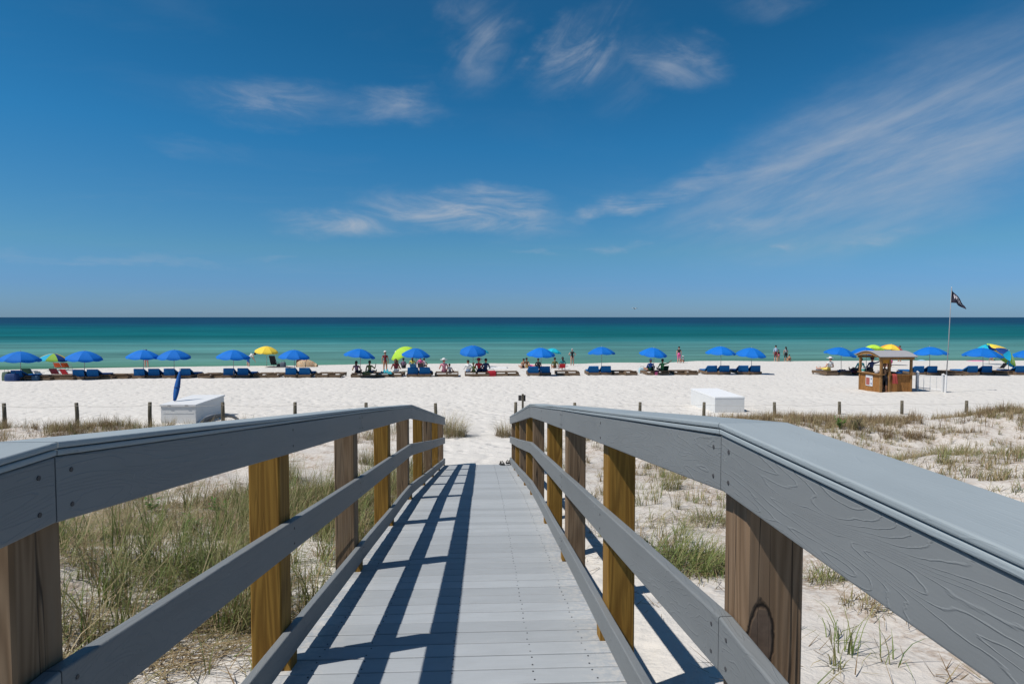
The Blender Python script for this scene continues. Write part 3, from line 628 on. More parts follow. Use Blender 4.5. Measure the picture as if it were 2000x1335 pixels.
def storage_box(label, x0, x1, y0, y1, top_rel, slope=.06, ov=.03):
    z0 = gz((x0+x1)/2, (y0+y1)/2)-.12; cx = (x0+x1)/2; t = thing('storage_box', label, 'storage box', (cx, y0, z0)); h = top_rel+H-z0; w = (x1-x0)/2; d = y1-y0
    mb = MB(); mb.box(-w, w, 0, d, 0, h-.05); mb.obj('body', M_BOXG, t)
    for k in range(1 if ov > .01 else 0): MB().box(-w+.08, w-.08, -.008, -.002, .52, .535).obj('moulding', M_BOXG, t)
    vs = [(-w-ov, -ov, h-.048), (w+ov, -ov, h-.048), (w+ov, d+ov, h-.048+slope), (-w-ov, d+ov, h-.048+slope)]
    lid = MB(); lid.add(vs+[(x, y, z+.06) for x, y, z in vs], [(3, 2, 1, 0), (4, 5, 6, 7), (0, 1, 5, 4), (1, 2, 6, 5), (2, 3, 7, 6), (3, 0, 4, 7)]); o = lid.obj('lid', M_BOX, t)
    if slope: MB().add([(w, 0, h-.05), (w, d, h-.05), (w, d, h-.052+slope), (-w, 0, h-.05), (-w, d, h-.05), (-w, d, h-.052+slope)], [(0, 1, 2), (3, 5, 4), (1, 4, 5, 2)]).obj('gable', M_BOXG, t)
    for sx in ((-.5, .5) if ov > .01 else ()): MB().box(sx*w-.05, sx*w+.05, -ov-.014, -ov-.001, h-.03, h).obj('latch', plain('grey_metal', (.3, .3, .31), .4), o)
    return t, h+z0
_, lidz = storage_box('low white storage box with a blue folded umbrella standing on it', -11.15, -9.98, 21.3, 23.6, -3.03, .04)
storage_box('pale storage box with bright white side, right of the path', 9.10, 10.28, 23.3, 26.1, -3.16, .02, .006)
def closed_umbrella():
    p = at(341, 781, 22.0); p.z = lidz+.03; tip = at(352, 722, 22.4)
    t = thing('closed_umbrella', 'folded dark blue beach umbrella standing tilted on the left storage box', 'umbrella', p)
    d = tip-p; L = d.length; u = d.normalized(); mb = MB()
    n = 14
    for i in range(9):
        f = i/8; r = .012+.078*math.sin(math.pi*(.12+.80*f))*(1.1-.35*f)
        for k in range(n):
            a = 2*math.pi*k/n; rr = r*(1+.20*math.cos(a*7)); q = u*(L*(.02+.95*f))+Vector((math.cos(a)*rr, math.sin(a)*rr*.8, 0)); mb.v.append(tuple(q))
    mb.f = [(i*n+k, i*n+(k+1) % n, (i+1)*n+(k+1) % n, (i+1)*n+k) for i in range(8) for k in range(n)]+[tuple(range(n-1, -1, -1)), tuple(8*n+k for k in range(n))]; mb.m = [0]*len(mb.f)
    mb.obj('folded_canopy', plain('navy_canvas', (.006, .075, .27), .8), t, True); MB().tube([u*.0, u*(L+.05)], .016, 8).obj('pole', plain('pole_white', (.6, .6, .6), .4), t)
    MB().tube([u*L*.45+Vector((math.cos(a)*.098, math.sin(a)*.08, 0)) for a in [k*math.pi/6 for k in range(13)]], .012, 5).obj('tie_strap', plain('navy_strap', (.01, .05, .18), .8), t)
closed_umbrella()
def tube_bundle():
    a = at(400, 815, 20.9); c = gz(a.x+.5, a.y); t = thing('tube_bundle', 'dark blue-grey curved tubes arching beside the left storage box', 'tubes', (a.x+.5, a.y, c))
    for k in range(4):
        R = .66-.055*k; mb = MB(); mb.tube([(math.cos(th)*R, .10*k+.12*math.sin(th*2), math.sin(th)*R*.66-.08) for th in [math.pi*i/18 for i in range(19)]], .045, 8); mb.obj('tube', plain('slate_plastic', (.075, .095, .125), .45), t, True)
tube_bundle()

# ------------------------------------------------------------------ umbrellas
def canopy_mesh(cols, R=1.1, sag=.50, drop=.10, gores=8):
    names, mats = [], []
    for c in cols:
        if c[0] not in names: names.append(c[0]); mats.append(plain(c[0], c[1], .75, .10, 5, .20))
    mb = MB(); st = 4; rad = 6
    for g in range(gores):
        vs = []; 
        for i in range(rad+1):
            f = i/rad
            for j in range(st+1):
                a = 2*math.pi*(g+j/st)/gores; e = 4*(j/st)*(1-j/st)
                r = R*f*(1-.035*e*f)*(math.cos(math.pi/gores)/math.cos((j/st-.5)*2*math.pi/gores)*.5+.5); z = -sag*(f**1.75)-.02*e*f
                vs.append((r*math.cos(a), r*math.sin(a), z))
        for j in range(st+1):
            a = 2*math.pi*(g+j/st)/gores; e = 4*(j/st)*(1-j/st); x, y, z = vs[rad*(st+1)+j]; vs.append((x*1.012, y*1.012, z-drop*(.55+.45*e)))
        mb.add(vs, [(i*(st+1)+j, (i+1)*(st+1)+j, (i+1)*(st+1)+j+1, i*(st+1)+j+1) for i in range(rad+1) for j in range(st)], names.index(cols[g % len(cols)][0]))
    return mb.mesh('canopy', mats, True)
BLUE = ('blue_canopy', (.002, .150, .56)); YEL = ('yellow_canopy', (.80, .58, .06)); LIME = ('lime_canopy', (.42, .68, .06)); TEAL = ('teal_canopy', (.01, .45, .60))
CYAN = ('cyan_canopy', (.01, .38, .62)); NAVY = ('navy_canopy', (.01, .05, .22)); RED = ('red_canopy', (.62, .05, .07)); GRN = ('green_canopy', (.30, .52, .08)); WHT = ('white_canopy', (.7, .7, .66)); ORG = ('orange_canopy', (.80, .36, .04))
CAN = {'blue': canopy_mesh([BLUE]), 'yellow': canopy_mesh([YEL]), 'lime': canopy_mesh([LIME]), 'teal': canopy_mesh([TEAL]), 'multi': canopy_mesh([YEL, CYAN, GRN, NAVY]), 'multi2': canopy_mesh([YEL, NAVY, CYAN, GRN], gores=12), 'redyel': canopy_mesh([YEL, RED, ORG, YEL])}
_rb = MB(); _rb.tube([(1.08*f, 0, -.50*f**1.75-.015) for f in (0, .25, .5, .75, 1)], .007, 5); RIB = _rb.mesh('rib', plain('rib_grey', (.35, .35, .36), .4))
_fi = MB(); _fi.tube([(0, 0, -.02), (0, 0, .03), (0, 0, .07)], [.022, .02, .006], 8); FIN = _fi.mesh('finial', plain('rib_grey', (.35, .35, .36), .4))
M_POLE = plain('umbrella_pole', (.45, .40, .33), .45)
def umbrella(px, ytop, wpx, ybase, kind, label, tilt=(0, 0), base=None, group='beach umbrellas on the sand'):
    p = base or hit(px, ybase); d = p.y
    depth = (p-Vector((0, 0, H))).dot(Vector((math.sin(YAW), math.cos(YAW), 0)))
    R = wpx*depth/FPX/2; top = at(px, ytop, d); h = top.z-p.z
    t = thing('beach_umbrella', label, 'umbrella', p, 0, group)
    lx = top.x-p.x
    MB().tube([(0, 0, -.3), (lx, 0, h)], .02, 8).obj('pole', M_POLE, t, True)
    c = link('canopy', CAN[kind], t, (lx, 0, h)); s = R/1.1; c.scale = (s, s, s); c.rotation_euler = (math.radians(tilt[0]), math.radians(tilt[1]), U(0, 1.5))
    for k in range(8):
        r = link('rib', RIB, c); r.rotation_euler.z = k*math.pi/4
    link('finial', FIN, c)
    return p
ORD = ['first', 'second', 'third', 'fourth', 'fifth', 'sixth', 'seventh', 'eighth', 'ninth', 'tenth', 'eleventh', 'twelfth', 'thirteenth', 'fourteenth', 'fifteenth', 'sixteenth', 'seventeenth', 'eighteenth']
_rx = [0, 40, 165, 280, 456, 575, 704, 812, 924, 1057, 1175, 1276, 1408, 1468, 1643, 1816, 1920, 2050]
_ry = [743.5, 743, 741, 739, 738, 737, 737, 736, 735, 733.5, 732.5, 732.5, 731.5, 731.5, 733, 733, 732.5, 732.5]
rowy = lambda px: float(np.interp(px, _rx, _ry))
blue = [(40, 686, 68, (4, 3)), (165, 685, 64, (5, 4)), (280, 683, 60, (3, 2)), (340, 683, 62, (3, 2)), (456, 683, 62, (4, 0)), (575, 683, 61, (4, 0)), (704, 681, 60, (5, 6)), (813, 680, 56, (6, 0)), (924, 675, 54, (14, -4)),
        (1057, 679, 56, (6, 2)), (1175, 677, 53, (0, 1)), (1277, 679, 54, (6, -7)), (1408, 676, 57, (2, 1)), (1468, 679, 58, (6, 2)), (1643, 678, 58, (3, 8)), (1692, 678, 52, (4, 2)), (1816, 677, 60, (-3, 3)), (1920, 679, 66, (2, 3)), (2010, 683, 58, (2, 2))]
where = {0: 'leftmost of the row', 14: 'tilted right, left of the wooden kiosk', 15: 'partly hidden behind the wooden kiosk roof', 16: 'between the wooden kiosk and the flagpole', 17: 'right of the flagpole', 18: 'cut off by the right picture edge'}
for i, (px, yt, w, tl) in enumerate(blue):
    umbrella(px, yt, w, rowy(px)-(0.7 if i < 18 else 7), 'blue', 'bright blue beach umbrella, ' + (where.get(i) or f'{ORD[i]} blue one from the left'), tl)
umbrella(105, 690, 51, 723, 'multi', 'yellow, blue and green striped umbrella near the left edge', (0, 6))
umbrella(521, 676, 45, 715.5, 'yellow', 'plain yellow beach umbrella near the water', (8, 0))
umbrella(779, 681, 46, 726, 'lime', 'lime green umbrella tilted steeply to the left', (-12, -32))
umbrella(939, 679, 34, 716, 'teal', 'teal umbrella half hidden behind the ninth blue one', (0, 8))
umbrella(1082, 680, 32, 715.5, 'teal', 'turquoise umbrella peeking out behind the tenth blue one', (0, 12))
umbrella(1707, 673, 36, 713, 'lime', 'lime green umbrella above the kiosk roof', (0, 12))
umbrella(1741, 672, 40, 713, 'redyel', 'red and yellow striped umbrella behind the kiosk', (6, 4))
umbrella(1932, 672, 38, 711, 'teal', 'light blue umbrella near the water at the right', (0, 6))
umbrella(1970, 684, 64, 731, 'multi2', 'yellow, blue and green striped umbrella tilted towards the viewer', (46, 8))

# ------------------------------------------------------------------ loungers
M_LWOOD = plain('lounger_wood', (.15, .10, .062), .8, .35, 6); M_CUSH = plain('blue_cushion', (.003, .105, .30), .8, .15, 6)
def lounger_proto(raised):
    t = link('sun_lounger', None, None, (0, 0, -50)); hw = .41
    for sx in (-1, 1): MB().box(sx*hw-.03, sx*hw+.03, 0, 1.9, .05, .23).obj('side_rail', M_LWOOD, t)
    for sx in (-1, 1):
        for y in (.14, 1.72): MB().box(sx*hw-.036, sx*hw+.036, y, y+.09, -.04, .128).obj('leg', M_LWOOD, t)
    MB().box(-hw+.032, hw-.032, .005, .04, .03, .20).obj('end_board', M_LWOOD, t)
    sl = MB()
    for k in range(9 if raised else 15):
        y = (.78 if raised else .03)+k*.125; sl.box(-hw+.032, hw-.032, y, y+.095, .205+(.06*max(0, 1-k/5) if not raised else 0), .228+(.06*max(0, 1-k/5) if not raised else 0))
    sl.obj('slat_deck', M_LWOOD, t)
    if raised:
        b = MB(); a0, a1 = Vector((0, .74, .235)), Vector((0, .08, .66)); n = Vector((0, -.5, -.86)).normalized()*.035
        vs = []
        for off in (-1, 1):
            for p, w in ((a0, .42), (a1, .36)): vs += [p+n*off+Vector((-w, 0, 0)), p+n*off+Vector((w, 0, 0))]
        b.add(vs, [(0, 1, 3, 2), (4, 6, 7, 5), (0, 4, 5, 1), (2, 3, 7, 6), (0, 2, 6, 4), (1, 5, 7, 3)]); o = b.obj('backrest', M_CUSH, t)
        fl = MB(); fl.add([(-.36, .065, .66), (.36, .065, .66), (.40, .155, .13), (-.40, .155, .13), (-.36, .08, .66), (.36, .08, .66), (.40, .17, .13), (-.40, .17, .13)], [(0, 1, 2, 3), (7, 6, 5, 4), (0, 3, 7, 4), (1, 5, 6, 2), (3, 2, 6, 7), (0, 4, 5, 1)]); fl.obj('cover_flap', M_CUSH, o)
        MB().box(-.37, .37, .76, 1.86, .231, .30).obj('seat_cushion', M_CUSH, t)
    else:
        MB().add([(-.36, .0, .27), (.36, .0, .27), (.36, .62, .232), (-.36, .62, .232), (-.36, .0, .33), (.36, .0, .33), (.36, .62, .252), (-.36, .62, .252)], [(3, 2, 1, 0), (4, 5, 6, 7), (0, 1, 5, 4), (1, 2, 6, 5), (2, 3, 7, 6), (3, 0, 4, 7)]).obj('back_panel', M_LWOOD, t)
    return t
PR, PF = lounger_proto(True), lounger_proto(False); used = {True: False, False: False}
def lounger(px, raised, label, dy=0):
    p = hit(px, rowy(px)+dy); src = PR if raised else PF
    o = src if not used[raised] else copy_tree(src); used[raised] = True
    o.location = p; o.rotation_euler.z = U(-.05, .05)
    return tag(o, label, 'sun lounger', 'blue raised loungers in the row' if raised else 'flat wooden loungers in the row')
RA = [(151, 179, 1), (270, 299, 2), (329, 360, 3), (446, 473, 4), (567, 594, 5), (806, 829, 7), (1042, 1065, 9), (1160, 1184, 10), (1392, 1416, 12), (1453, 1477, 13), (1797, 1823, 16), (1902, 1930, 17)]
for a, b, k in RA:
    nm = f'the {ORD[k]} blue umbrella from the left' if k < 14 else {16: 'the blue umbrella between kiosk and flagpole', 17: 'the blue umbrella right of the flagpole'}[k]
    lounger(a, True, f'left lounger with raised blue back under {nm}'); lounger(b, True, f'right lounger with raised blue back under {nm}')
lounger(30, True, 'raised blue lounger among bags under the leftmost blue umbrella'); lounger(1996, True, 'raised blue lounger cut off by the right picture edge')
FL = [(206, 237, 'right of the second blue umbrella'), (398, 422, 'right of the fourth blue umbrella'), (507, 532, 'right of the fifth blue umbrella'), (628, 652, 'right of the sixth blue umbrella'), (861, 883, 'right of the eighth blue umbrella'), (980, 1002, 'right of the ninth blue umbrella'),
      (1099, 1121, 'right of the tenth blue umbrella'), (1211, 1234, 'right of the eleventh blue umbrella'), (1329, 1353, 'right of the twelfth blue umbrella'), (1850, 1872, 'just behind the flagpole foot'), (1957, 1981, 'under the tilted striped umbrella at the right'),
      (697, 722, 'under the seventh blue umbrella, with people on it'), (747, 772, 'below the lime green umbrella'), (920, 944, 'under the ninth blue umbrella, with people on it'), (1275, 1296, 'under the twelfth blue umbrella, with people on it'), (1626, 1652, 'left of the wooden kiosk'), (1690, 1712, 'seen through the wooden kiosk'), (60, 84, 'beneath the dark green chair at the left'), (108, 130, 'below the two maroon chairs')]
for a, b, nm in FL:
    lounger(a, False, f'left low wooden lounger of the pair {nm}'); lounger(b, False, f'right low wooden lounger of the pair {nm}')

# ------------------------------------------------------------------ people
def nrm(v): return Vector(v).normalized()
def skeleton(pel, torso, th, shn, ua, fa, head=None, sh_w=.18):
    J = {}; pel = Vector(pel); to = nrm(torso); side = Vector((1, 0, 0)) if abs(to.x) < .8 else Vector((0, 1, 0))
    side = (side-to*side.dot(to)).normalized()
    chest = pel+to*.40; neck = pel+to*.53; hd = neck+nrm(head or torso)*.15; caps = []
    caps += [(pel, pel+to*.2, .125, .115, 'hips'), (pel+to*.17, chest, .115, .13, 'torso'), (chest, neck, .11, .05, 'torso'), (neck-to*.02, hd, .05, .055, 'head'), (hd-Vector((0, 0, .02)), hd+nrm(head or torso)*.055, .088, .095, 'head')]
    fwd = to.cross(side) if False else Vector((0, 1, 0)); caps.append((hd+Vector((0, .085, -.005)), hd+Vector((0, .108, -.025)), .016, .014, 'head'))
    for i, s in enumerate((-1, 1)):
        f = lambda v: Vector((v[0]*s if False else v[0], v[1], v[2]))
        T = nrm(th[i]); S = nrm(shn[i]); A = nrm(ua[i]); B = nrm(fa[i])
        caps.append((hd+side*s*.088, hd+side*s*.098+Vector((0, 0, .03)), .016, .016, 'head'))
        hip = pel+side*s*.085-to*.03; kn = hip+T*.43; an = kn+S*.41; sh = chest+side*s*sh_w+to*.03; el = sh+A*.28; wr = el+B*.25
        ft = Vector((0, 1, 0)) if abs(S.z) > .5 else Vector((0, .25, 1)).normalized()
        caps += [(hip, kn, .098, .062, 'thigh'), (kn, kn+S*.15, .058, .062, 'shin'), (kn+S*.15, an, .062, .038, 'shin'), (an, an+ft*.17+Vector((0, 0, -.02)), .042, .032, 'shin'),
                 (chest+side*s*.08+to*.03, sh, .085, .062, 'torso'), (sh, el, .055, .042, 'upperarm'), (el, wr, .042, .028, 'forearm'), (wr, wr+B*.10, .030, .026, 'forearm'), (wr+B*.09, wr+B*.17, .018, .012, 'forearm'), (wr+B*.03, wr+B*.09+Vector((0, .035, .0)), .016, .011, 'forearm')]
    return caps, hd, nrm(head or torso)
D = (0, 0, -1)
POSES = {
 'stand': ((0, 0, .93), (0, .02, 1), [(-.05, .04, -1), (.06, -.03, -1)], [(-.02, -.04, -1), (.02, -.05, -1)], [(-.22, -.05, -1), (.22, -.03, -1)], [(-.05, .3, -1), (.05, .25, -1)]),
 'akimbo': ((0, 0, .93), (0, .0, 1), [(-.06, .02, -1), (.1, .05, -1)], [(-.02, -.04, -1), (.06, -.06, -1)], [(-.75, -.15, -.8), (.75, -.15, -.8)], [(.75, .25, -.6), (-.75, .25, -.6)]),
 'phone': ((0, 0, .93), (0, .02, 1), [(-.05, .02, -1), (.07, .02, -1)], [(-.02, -.04, -1), (.02, -.05, -1)], [(-.3, .45, -1), (.3, .45, -1)], [(.35, .75, .75), (-.35, .75, .75)]),
 'bend': ((-.1, 0, .88), (.75, .25, .55), [(.0, .06, -1), (.16, -.04, -1)], [(-.05, -.1, -1), (.0, -.1, -1)], [(.25, .15, -1), (.35, .1, -1)], [(.3, .2, -1), (.4, .1, -1)], (.9, .3, .2)),
 'recline': ((0, 0, .40), (0, -.35, 1), [(-.1, 1, .10), (.1, 1, .16)], [(-.02, 1, -.14), (.02, 1, -.2)], [(-.45, .2, -1), (.45, .2, -1)], [(-.1, 1, -.2), (.1, 1, -.2)], (0, .05, 1)),
 'raise': ((0, 0, .40), (0, -.25, 1), [(-.1, 1, .10), (.1, 1, .3)], [(-.02, 1, -.14), (.02, .8, -.5)], [(-.45, .2, -1), (.9, .1, .25)], [(-.1, 1, -.2), (.75, .1, .55)], (0, .05, 1)),
 'drink': ((0, 0, .40), (0, -.2, 1), [(-.1, 1, .10), (.1, 1, .16)], [(-.02, 1, -.14), (.02, 1, -.2)], [(-.45, .2, -1), (.5, .5, -.6)], [(-.1, 1, -.2), (.15, .3, 1)], (.1, .05, 1)),
 'sand': ((0, 0, .13), (0, -.12, 1), [(-.2, .8, .62), (.2, .8, .62)], [(-.02, .55, -.85), (.02, .55, -.85)], [(-.3, .55, -.8), (.3, .55, -.8)], [(.1, 1, .15), (-.1, 1, .15)], (0, .1, 1)),
 'prop': ((0, 0, .13), (0, -.45, 1), [(-.15, 1, .1), (.15, .9, .45)], [(-.02, 1, -.1), (.05, .6, -.8)], [(-.4, -.6, -1), (.4, -.6, -1)], [(-.1, -.15, -1), (.1, -.15, -1)], (0, .1, 1)),
 'chair': ((0, 0, .34), (0, -.3, 1), [(-.12, 1, .2), (.12, 1, .2)], [(-.02, .5, -.85), (.02, .5, -.85)], [(-.5, .2, -1), (.5, .2, -1)], [(-.05, 1, .05), (.05, 1, .05)], (0, .05, 1)),
 'crouch': ((0, 0, .28), (.1, .35, 1), [(-.25, .85, .4), (.25, .85, .4)], [(-.02, -.35, -1), (.02, -.35, -1)], [(-.2, .7, -.8), (.3, .7, -.8)], [(.1, .6, -.8), (.1, .6, -.8)], (.05, .3, 1)),
 'lie': ((0, 0, .13), (-1, 0, .12), [(1, .1, .02), (1, -.1, .25)], [(1, .05, -.02), (.8, 0, -.5)], [(-.3, .5, -.3), (-.3, -.5, -.3)], [(-1, .1, -.05), (-1, -.1, -.05)]),
}
REG = ['head', 'torso', 'hips', 'thigh', 'shin', 'upperarm', 'forearm']
_body = {}
def body_mesh(pose, skirt=False):
    if pose in _body: return _body[pose]
    caps, hd, hdir = skeleton(*POSES[pose]); mb = MB()
    for a, b, ra, rb, _ in caps:
        n = 4; pts = [a.lerp(b, i/n) for i in range(n+1)]; u = (b-a).normalized()
        pts = [a-u*ra*.85, a-u*ra*.5]+pts+[b+u*rb*.5, b+u*rb*.85]; rs = [ra*.5, ra*.86]+[ra+(rb-ra)*i/n for i in range(n+1)]+[rb*.86, rb*.5]
        mb.tube(pts, rs, 12)
    tmp = bpy.data.objects.new('tmp_body', mb.mesh('tmp_body', M_SCREW)); sc2 = bpy.data.scenes.new('tmp'); sc2.collection.objects.link(tmp); md = tmp.modifiers.new('r', 'REMESH'); md.mode = 'VOXEL'; md.voxel_size = .019
    sm = tmp.modifiers.new('s', 'SMOOTH'); sm.iterations = 3; sm.factor = .5
    vl = sc2.view_layers[0]; vl.update(); dg = vl.depsgraph; me = bpy.data.meshes.new_from_object(tmp.evaluated_get(dg)); bpy.data.objects.remove(tmp); bpy.data.scenes.remove(sc2)
    nf = len(me.polygons); cen = np.zeros(nf*3); me.polygons.foreach_get('center', cen); cen = cen.reshape(-1, 3); best = np.full(nf, 9.); reg = np.zeros(nf, int)
    for a, b, ra, rb, r in caps:
        a_, b_ = np.array(a), np.array(b); ab = b_-a_; tt = np.clip(((cen-a_)@ab)/(ab@ab), 0, 1); dd = np.linalg.norm(cen-(a_+tt[:, None]*ab), axis=1)-(ra+(rb-ra)*tt)
        m = dd < best; best[m] = dd[m]; reg[m] = REG.index(r)
    me.polygons.foreach_set('use_smooth', np.ones(nf, bool)); me.materials.clear()
    _body[pose] = (me, hd, hdir, reg.astype(np.int32)); return _body[pose]
SKIN = {'pale': ('skin_pale', (.52, .30, .22)), 'tan': ('skin_tan', (.38, .19, .11)), 'pink': ('skin_pink', (.56, .26, .20)), 'brown': ('skin_brown', (.16, .075, .045))}
CL = {'white': (.66, .65, .63), 'black': (.018, .018, .022), 'navy': (.02, .035, .10), 'blue': (.03, .10, .35), 'red': (.48, .03, .05), 'pink': (.62, .10, .26), 'olive': (.12, .13, .05), 'grey': (.28, .28, .30), 'green': (.05, .20, .07), 'teal': (.03, .20, .22), 'yellow': (.66, .52, .12), 'lime': (.42, .55, .08), 'stripe': (.55, .22, .27), 'maroon': (.15, .02, .03), 'brown': (.12, .07, .04), 'lightblue': (.35, .45, .60), 'plum': (.16, .09, .15)}
def cmat(c): return plain('cloth_'+c, CL[c], .85, .2, 7)
def person(px, py, pose, label, skin='tan', top=None, bottom='navy', hair='brown', hat=None, rz=0, s=1.0, long=False, sleeves=False, dz=0, back=0, hairlong=False):
    p = hit(px, py); p.y += back; p.z = gz(p.x, p.y)+dz
    t = thing('person', label, 'person', p, rz); t.scale = (s, s, s)
    me, hd, hdir, reg = body_mesh(pose); me = me.copy(); sk = plain(SKIN[skin][0], SKIN[skin][1], .6, .06)
    tm = cmat(top) if top else sk; bm = cmat(bottom) if bottom else sk
    for m in (sk, tm, bm, bm if long else sk, sk, tm if (sleeves and top) else sk, sk): me.materials.append(m)
    me.polygons.foreach_set('material_index', reg); me.update(); link('body', me, t)
    hr = {'brown': (.06, .035, .02), 'black': (.012, .01, .01), 'blond': (.35, .24, .11), 'grey': (.3, .3, .29)}[hair]
    hm = plain('hair_'+hair, hr, .6, .3, 30); mb = MB(); c = hd+hdir*.045+Vector((0, -.012, .012)); mb.ell(c, (.105, .112, .105), 12, 7)
    if hairlong: mb.tube([c+Vector((0, -.05, 0)), c+Vector((0, -.09, -.13)), c+Vector((0, -.10, -.30))], [.09, .085, .04], 8)
    # open the face side of the hair by pulling it back
    mb.v = [(x, min(y, c.y+.045+.04*max(0, (z-c.z)/.1)), z) for x, y, z in mb.v]; mb.obj('hair', hm, t, True)
    if hat:
        hmb = MB(); q = c+Vector((0, .005, .035)); n = 14
        hmb.ell(q+Vector((0, 0, .015)), (.118, .125, .085), n, 6); wide = hat[1] == 'sun'
        ring = [(q.x+math.cos(2*math.pi*k/n)*(.25 if wide else .12)*1.0, q.y+math.sin(2*math.pi*k/n)*(.25 if wide else .13)+(0 if wide else (.10 if math.sin(2*math.pi*k/n) > .3 else 0)), q.z-.02) for k in range(n)]
        hmb.add(ring+[(x, y, z+.012) for x, y, z in ring], [tuple(range(n-1, -1, -1)), tuple(n+k for k in range(n))]+[(k, (k+1) % n, n+(k+1) % n, n+k) for k in range(n)]); hmb.obj('hat', cmat(hat[0]), t, True)
    return t
# waterline and standing figures
person(286, 717, 'akimbo', 'person in white shorts at the waterline behind the third blue umbrella', 'pink', None, 'white', 'brown')
person(310, 716, 'sand', 'person in black seated at the waterline between the third and fourth blue umbrellas', 'brown', 'black', 'black', 'black', rz=-1.0)
person(386, 714.5, 'prop', 'person lounging at the waterline left of the fifth blue umbrella', 'tan', 'maroon', 'black', 'brown', rz=.5)
person(487, 715.5, 'bend', 'person in blue shorts and dark cap bending over beside the fifth blue umbrella', 'pale', 'white', 'blue', 'brown', ('black', 'cap'), 0, 1.0, True)
person(752.5, 727, 'stand', 'woman in a dark red swimsuit and white cap standing among loungers', 'tan', 'maroon', 'maroon', 'brown', ('white', 'cap'), .2, .98)
person(774, 725, 'phone', 'person in a white cap standing under the lime green umbrella', 'brown', 'white', 'black', 'black', ('white', 'cap'), 0, .95)
person(788, 719, 'sand', 'person in a dark grey shirt sitting on the sand right of the lime umbrella', 'brown', 'plum', 'black', 'black', None, .1, 1.0, True, True)
person(1117.5, 714, 'akimbo', 'woman in a black swim dress standing alone near the water', 'pale', 'black', 'black', 'grey', None, .15, .97)
person(1326, 708.5, 'stand', 'woman in a dark top and pink bottoms standing at the water', 'pink', 'black', 'pink', 'black', None, 0, 1.0, True)
person(1335, 708.5, 'crouch', 'child in a white hat crouching beside the woman in pink', 'tan', 'grey', 'black', 'brown', ('white', 'sun'), .4, .7)
person(1515, 705.5, 'stand', 'man in a light blue shirt and dark red shorts at the water', 'pale', 'lightblue', 'maroon', 'black', None, 0, 1.02, True, True)
person(1520.5, 705.5, 'stand', 'child in black standing against the man in the light shirt', 'tan', 'black', 'pink', 'black', None, .3, .74)
person(1534.5, 705.5, 'stand', 'woman in a black skirt and grey top at the water', 'tan', 'grey', 'black', 'black', None, 0, .93, True, False, hairlong=True)
person(1541, 706, 'crouch', 'child crouching right of the woman in the black skirt', 'tan', None, 'black', 'black', None, -.4, .72)
person(1771, 702.5, 'stand', 'person in black with a sun hat standing behind the kiosk', 'brown', 'black', 'black', 'black', ('black', 'sun'), 0, 1.0, True, True)
person(1781.5, 703, 'stand', 'bare-chested man in dark shorts standing right of the kiosk roof', 'tan', None, 'navy', 'black', None, .1, 1.0, True)
person(1757, 706, 'stand', 'person in a pink top partly behind the red and yellow umbrella', 'tan', 'pink', 'maroon', 'brown', None, .1, 1.0)
person(1863, 701.5, 'sand', 'bare-backed person sitting near the water right of the flagpole', 'pink', None, 'grey', 'brown', None, .1, 1.05)
person(1876, 701.5, 'sand', 'child in a plum top sitting right of the bare-backed person', 'pink', 'plum', 'pink', 'brown', None, -.2, .8)
person(1885, 702.5, 'lie', 'small child lying on the sand right of the flagpole', 'pink', 'pink', 'pink', 'brown', None, 0, .45)
# people on loungers and chairs
RX = dict(dz=-.02, back=.55)
person(694, rowy(694), 'recline', 'person with long brown hair sitting on a lounger under the seventh blue umbrella', 'tan', 'plum', 'black', 'brown', None, 0, 1.0, **RX, hairlong=True)
person(720, rowy(720), 'drink', 'person in olive holding a drink under the seventh blue umbrella', 'brown', 'olive', 'navy', 'black', None, -.2, 1.0, True, True, **RX)
person(771, rowy(771), 'recline', 'dark-haired woman in pale shorts sitting below the lime umbrella', 'tan', 'maroon', 'white', 'brown', None, .1, 1.08, True, **RX, hairlong=True)
person(806, 722, 'chair', 'sun-lit person in a beach chair left of the red-shirted one', 'tan', 'yellow', 'olive', 'brown', None, 0, 1.0, False, False, hairlong=True)
person(821.5, 720.5, 'chair', 'person in a bright pink shirt in a beach chair behind the eighth blue umbrella', 'tan', 'pink', 'pink', 'black', None, .1, 1.0, False, True)
person(829, 720, 'chair', 'small person in a white shirt beside the pink-shirted one', 'tan', 'white', 'navy', 'black', None, -.1, .85)
person(866.5, rowy(866), 'recline', 'person in a white hat and striped towel on a flat lounger', 'pink', 'stripe', 'stripe', 'brown', ('white', 'sun'), 0, 1.12, True, **RX)
person(878, rowy(878), 'recline', 'child in grey on the lounger beside the striped towel', 'tan', 'grey', 'navy', 'black', None, -.2, .8, **RX)
person(914, rowy(914), 'recline', 'person with brown hair wrapped in a pale striped towel, under the ninth blue umbrella', 'tan', 'white', 'lightblue', 'brown', None, 0, 1.0, True, True, **RX)
person(924.5, rowy(924), 'recline', 'person in a lime top under the ninth blue umbrella', 'tan', 'lime', 'lime', 'blond', None, 0, .86, False, True, **RX)
person(936, rowy(936), 'recline', 'person in a red shirt under the ninth blue umbrella', 'tan', 'red', 'navy', 'brown', ('red', 'sun'), -.2, 1.12, True, True, **RX)
person(948, rowy(948), 'recline', 'dark-haired person in navy beside the red shirt', 'tan', 'navy', 'navy', 'black', None, .2, 1.1, True, True, **RX)
person(1021.5, 719, 'prop', 'tanned person sitting on the sand, leftmost of the group before the tenth blue umbrella', 'tan', None, 'black', 'black', None, .2, 1.0)
person(1029, 718, 'prop', 'person in orange-brown sitting second in the group before the tenth blue umbrella', 'tan', 'brown', 'yellow', 'black', None, -.2, 1.05)
person(1041, 717, 'lie', 'person in pink lying on the sand behind the tenth blue umbrella', 'pink', 'pink', 'pink', 'brown', None, 0, .9)
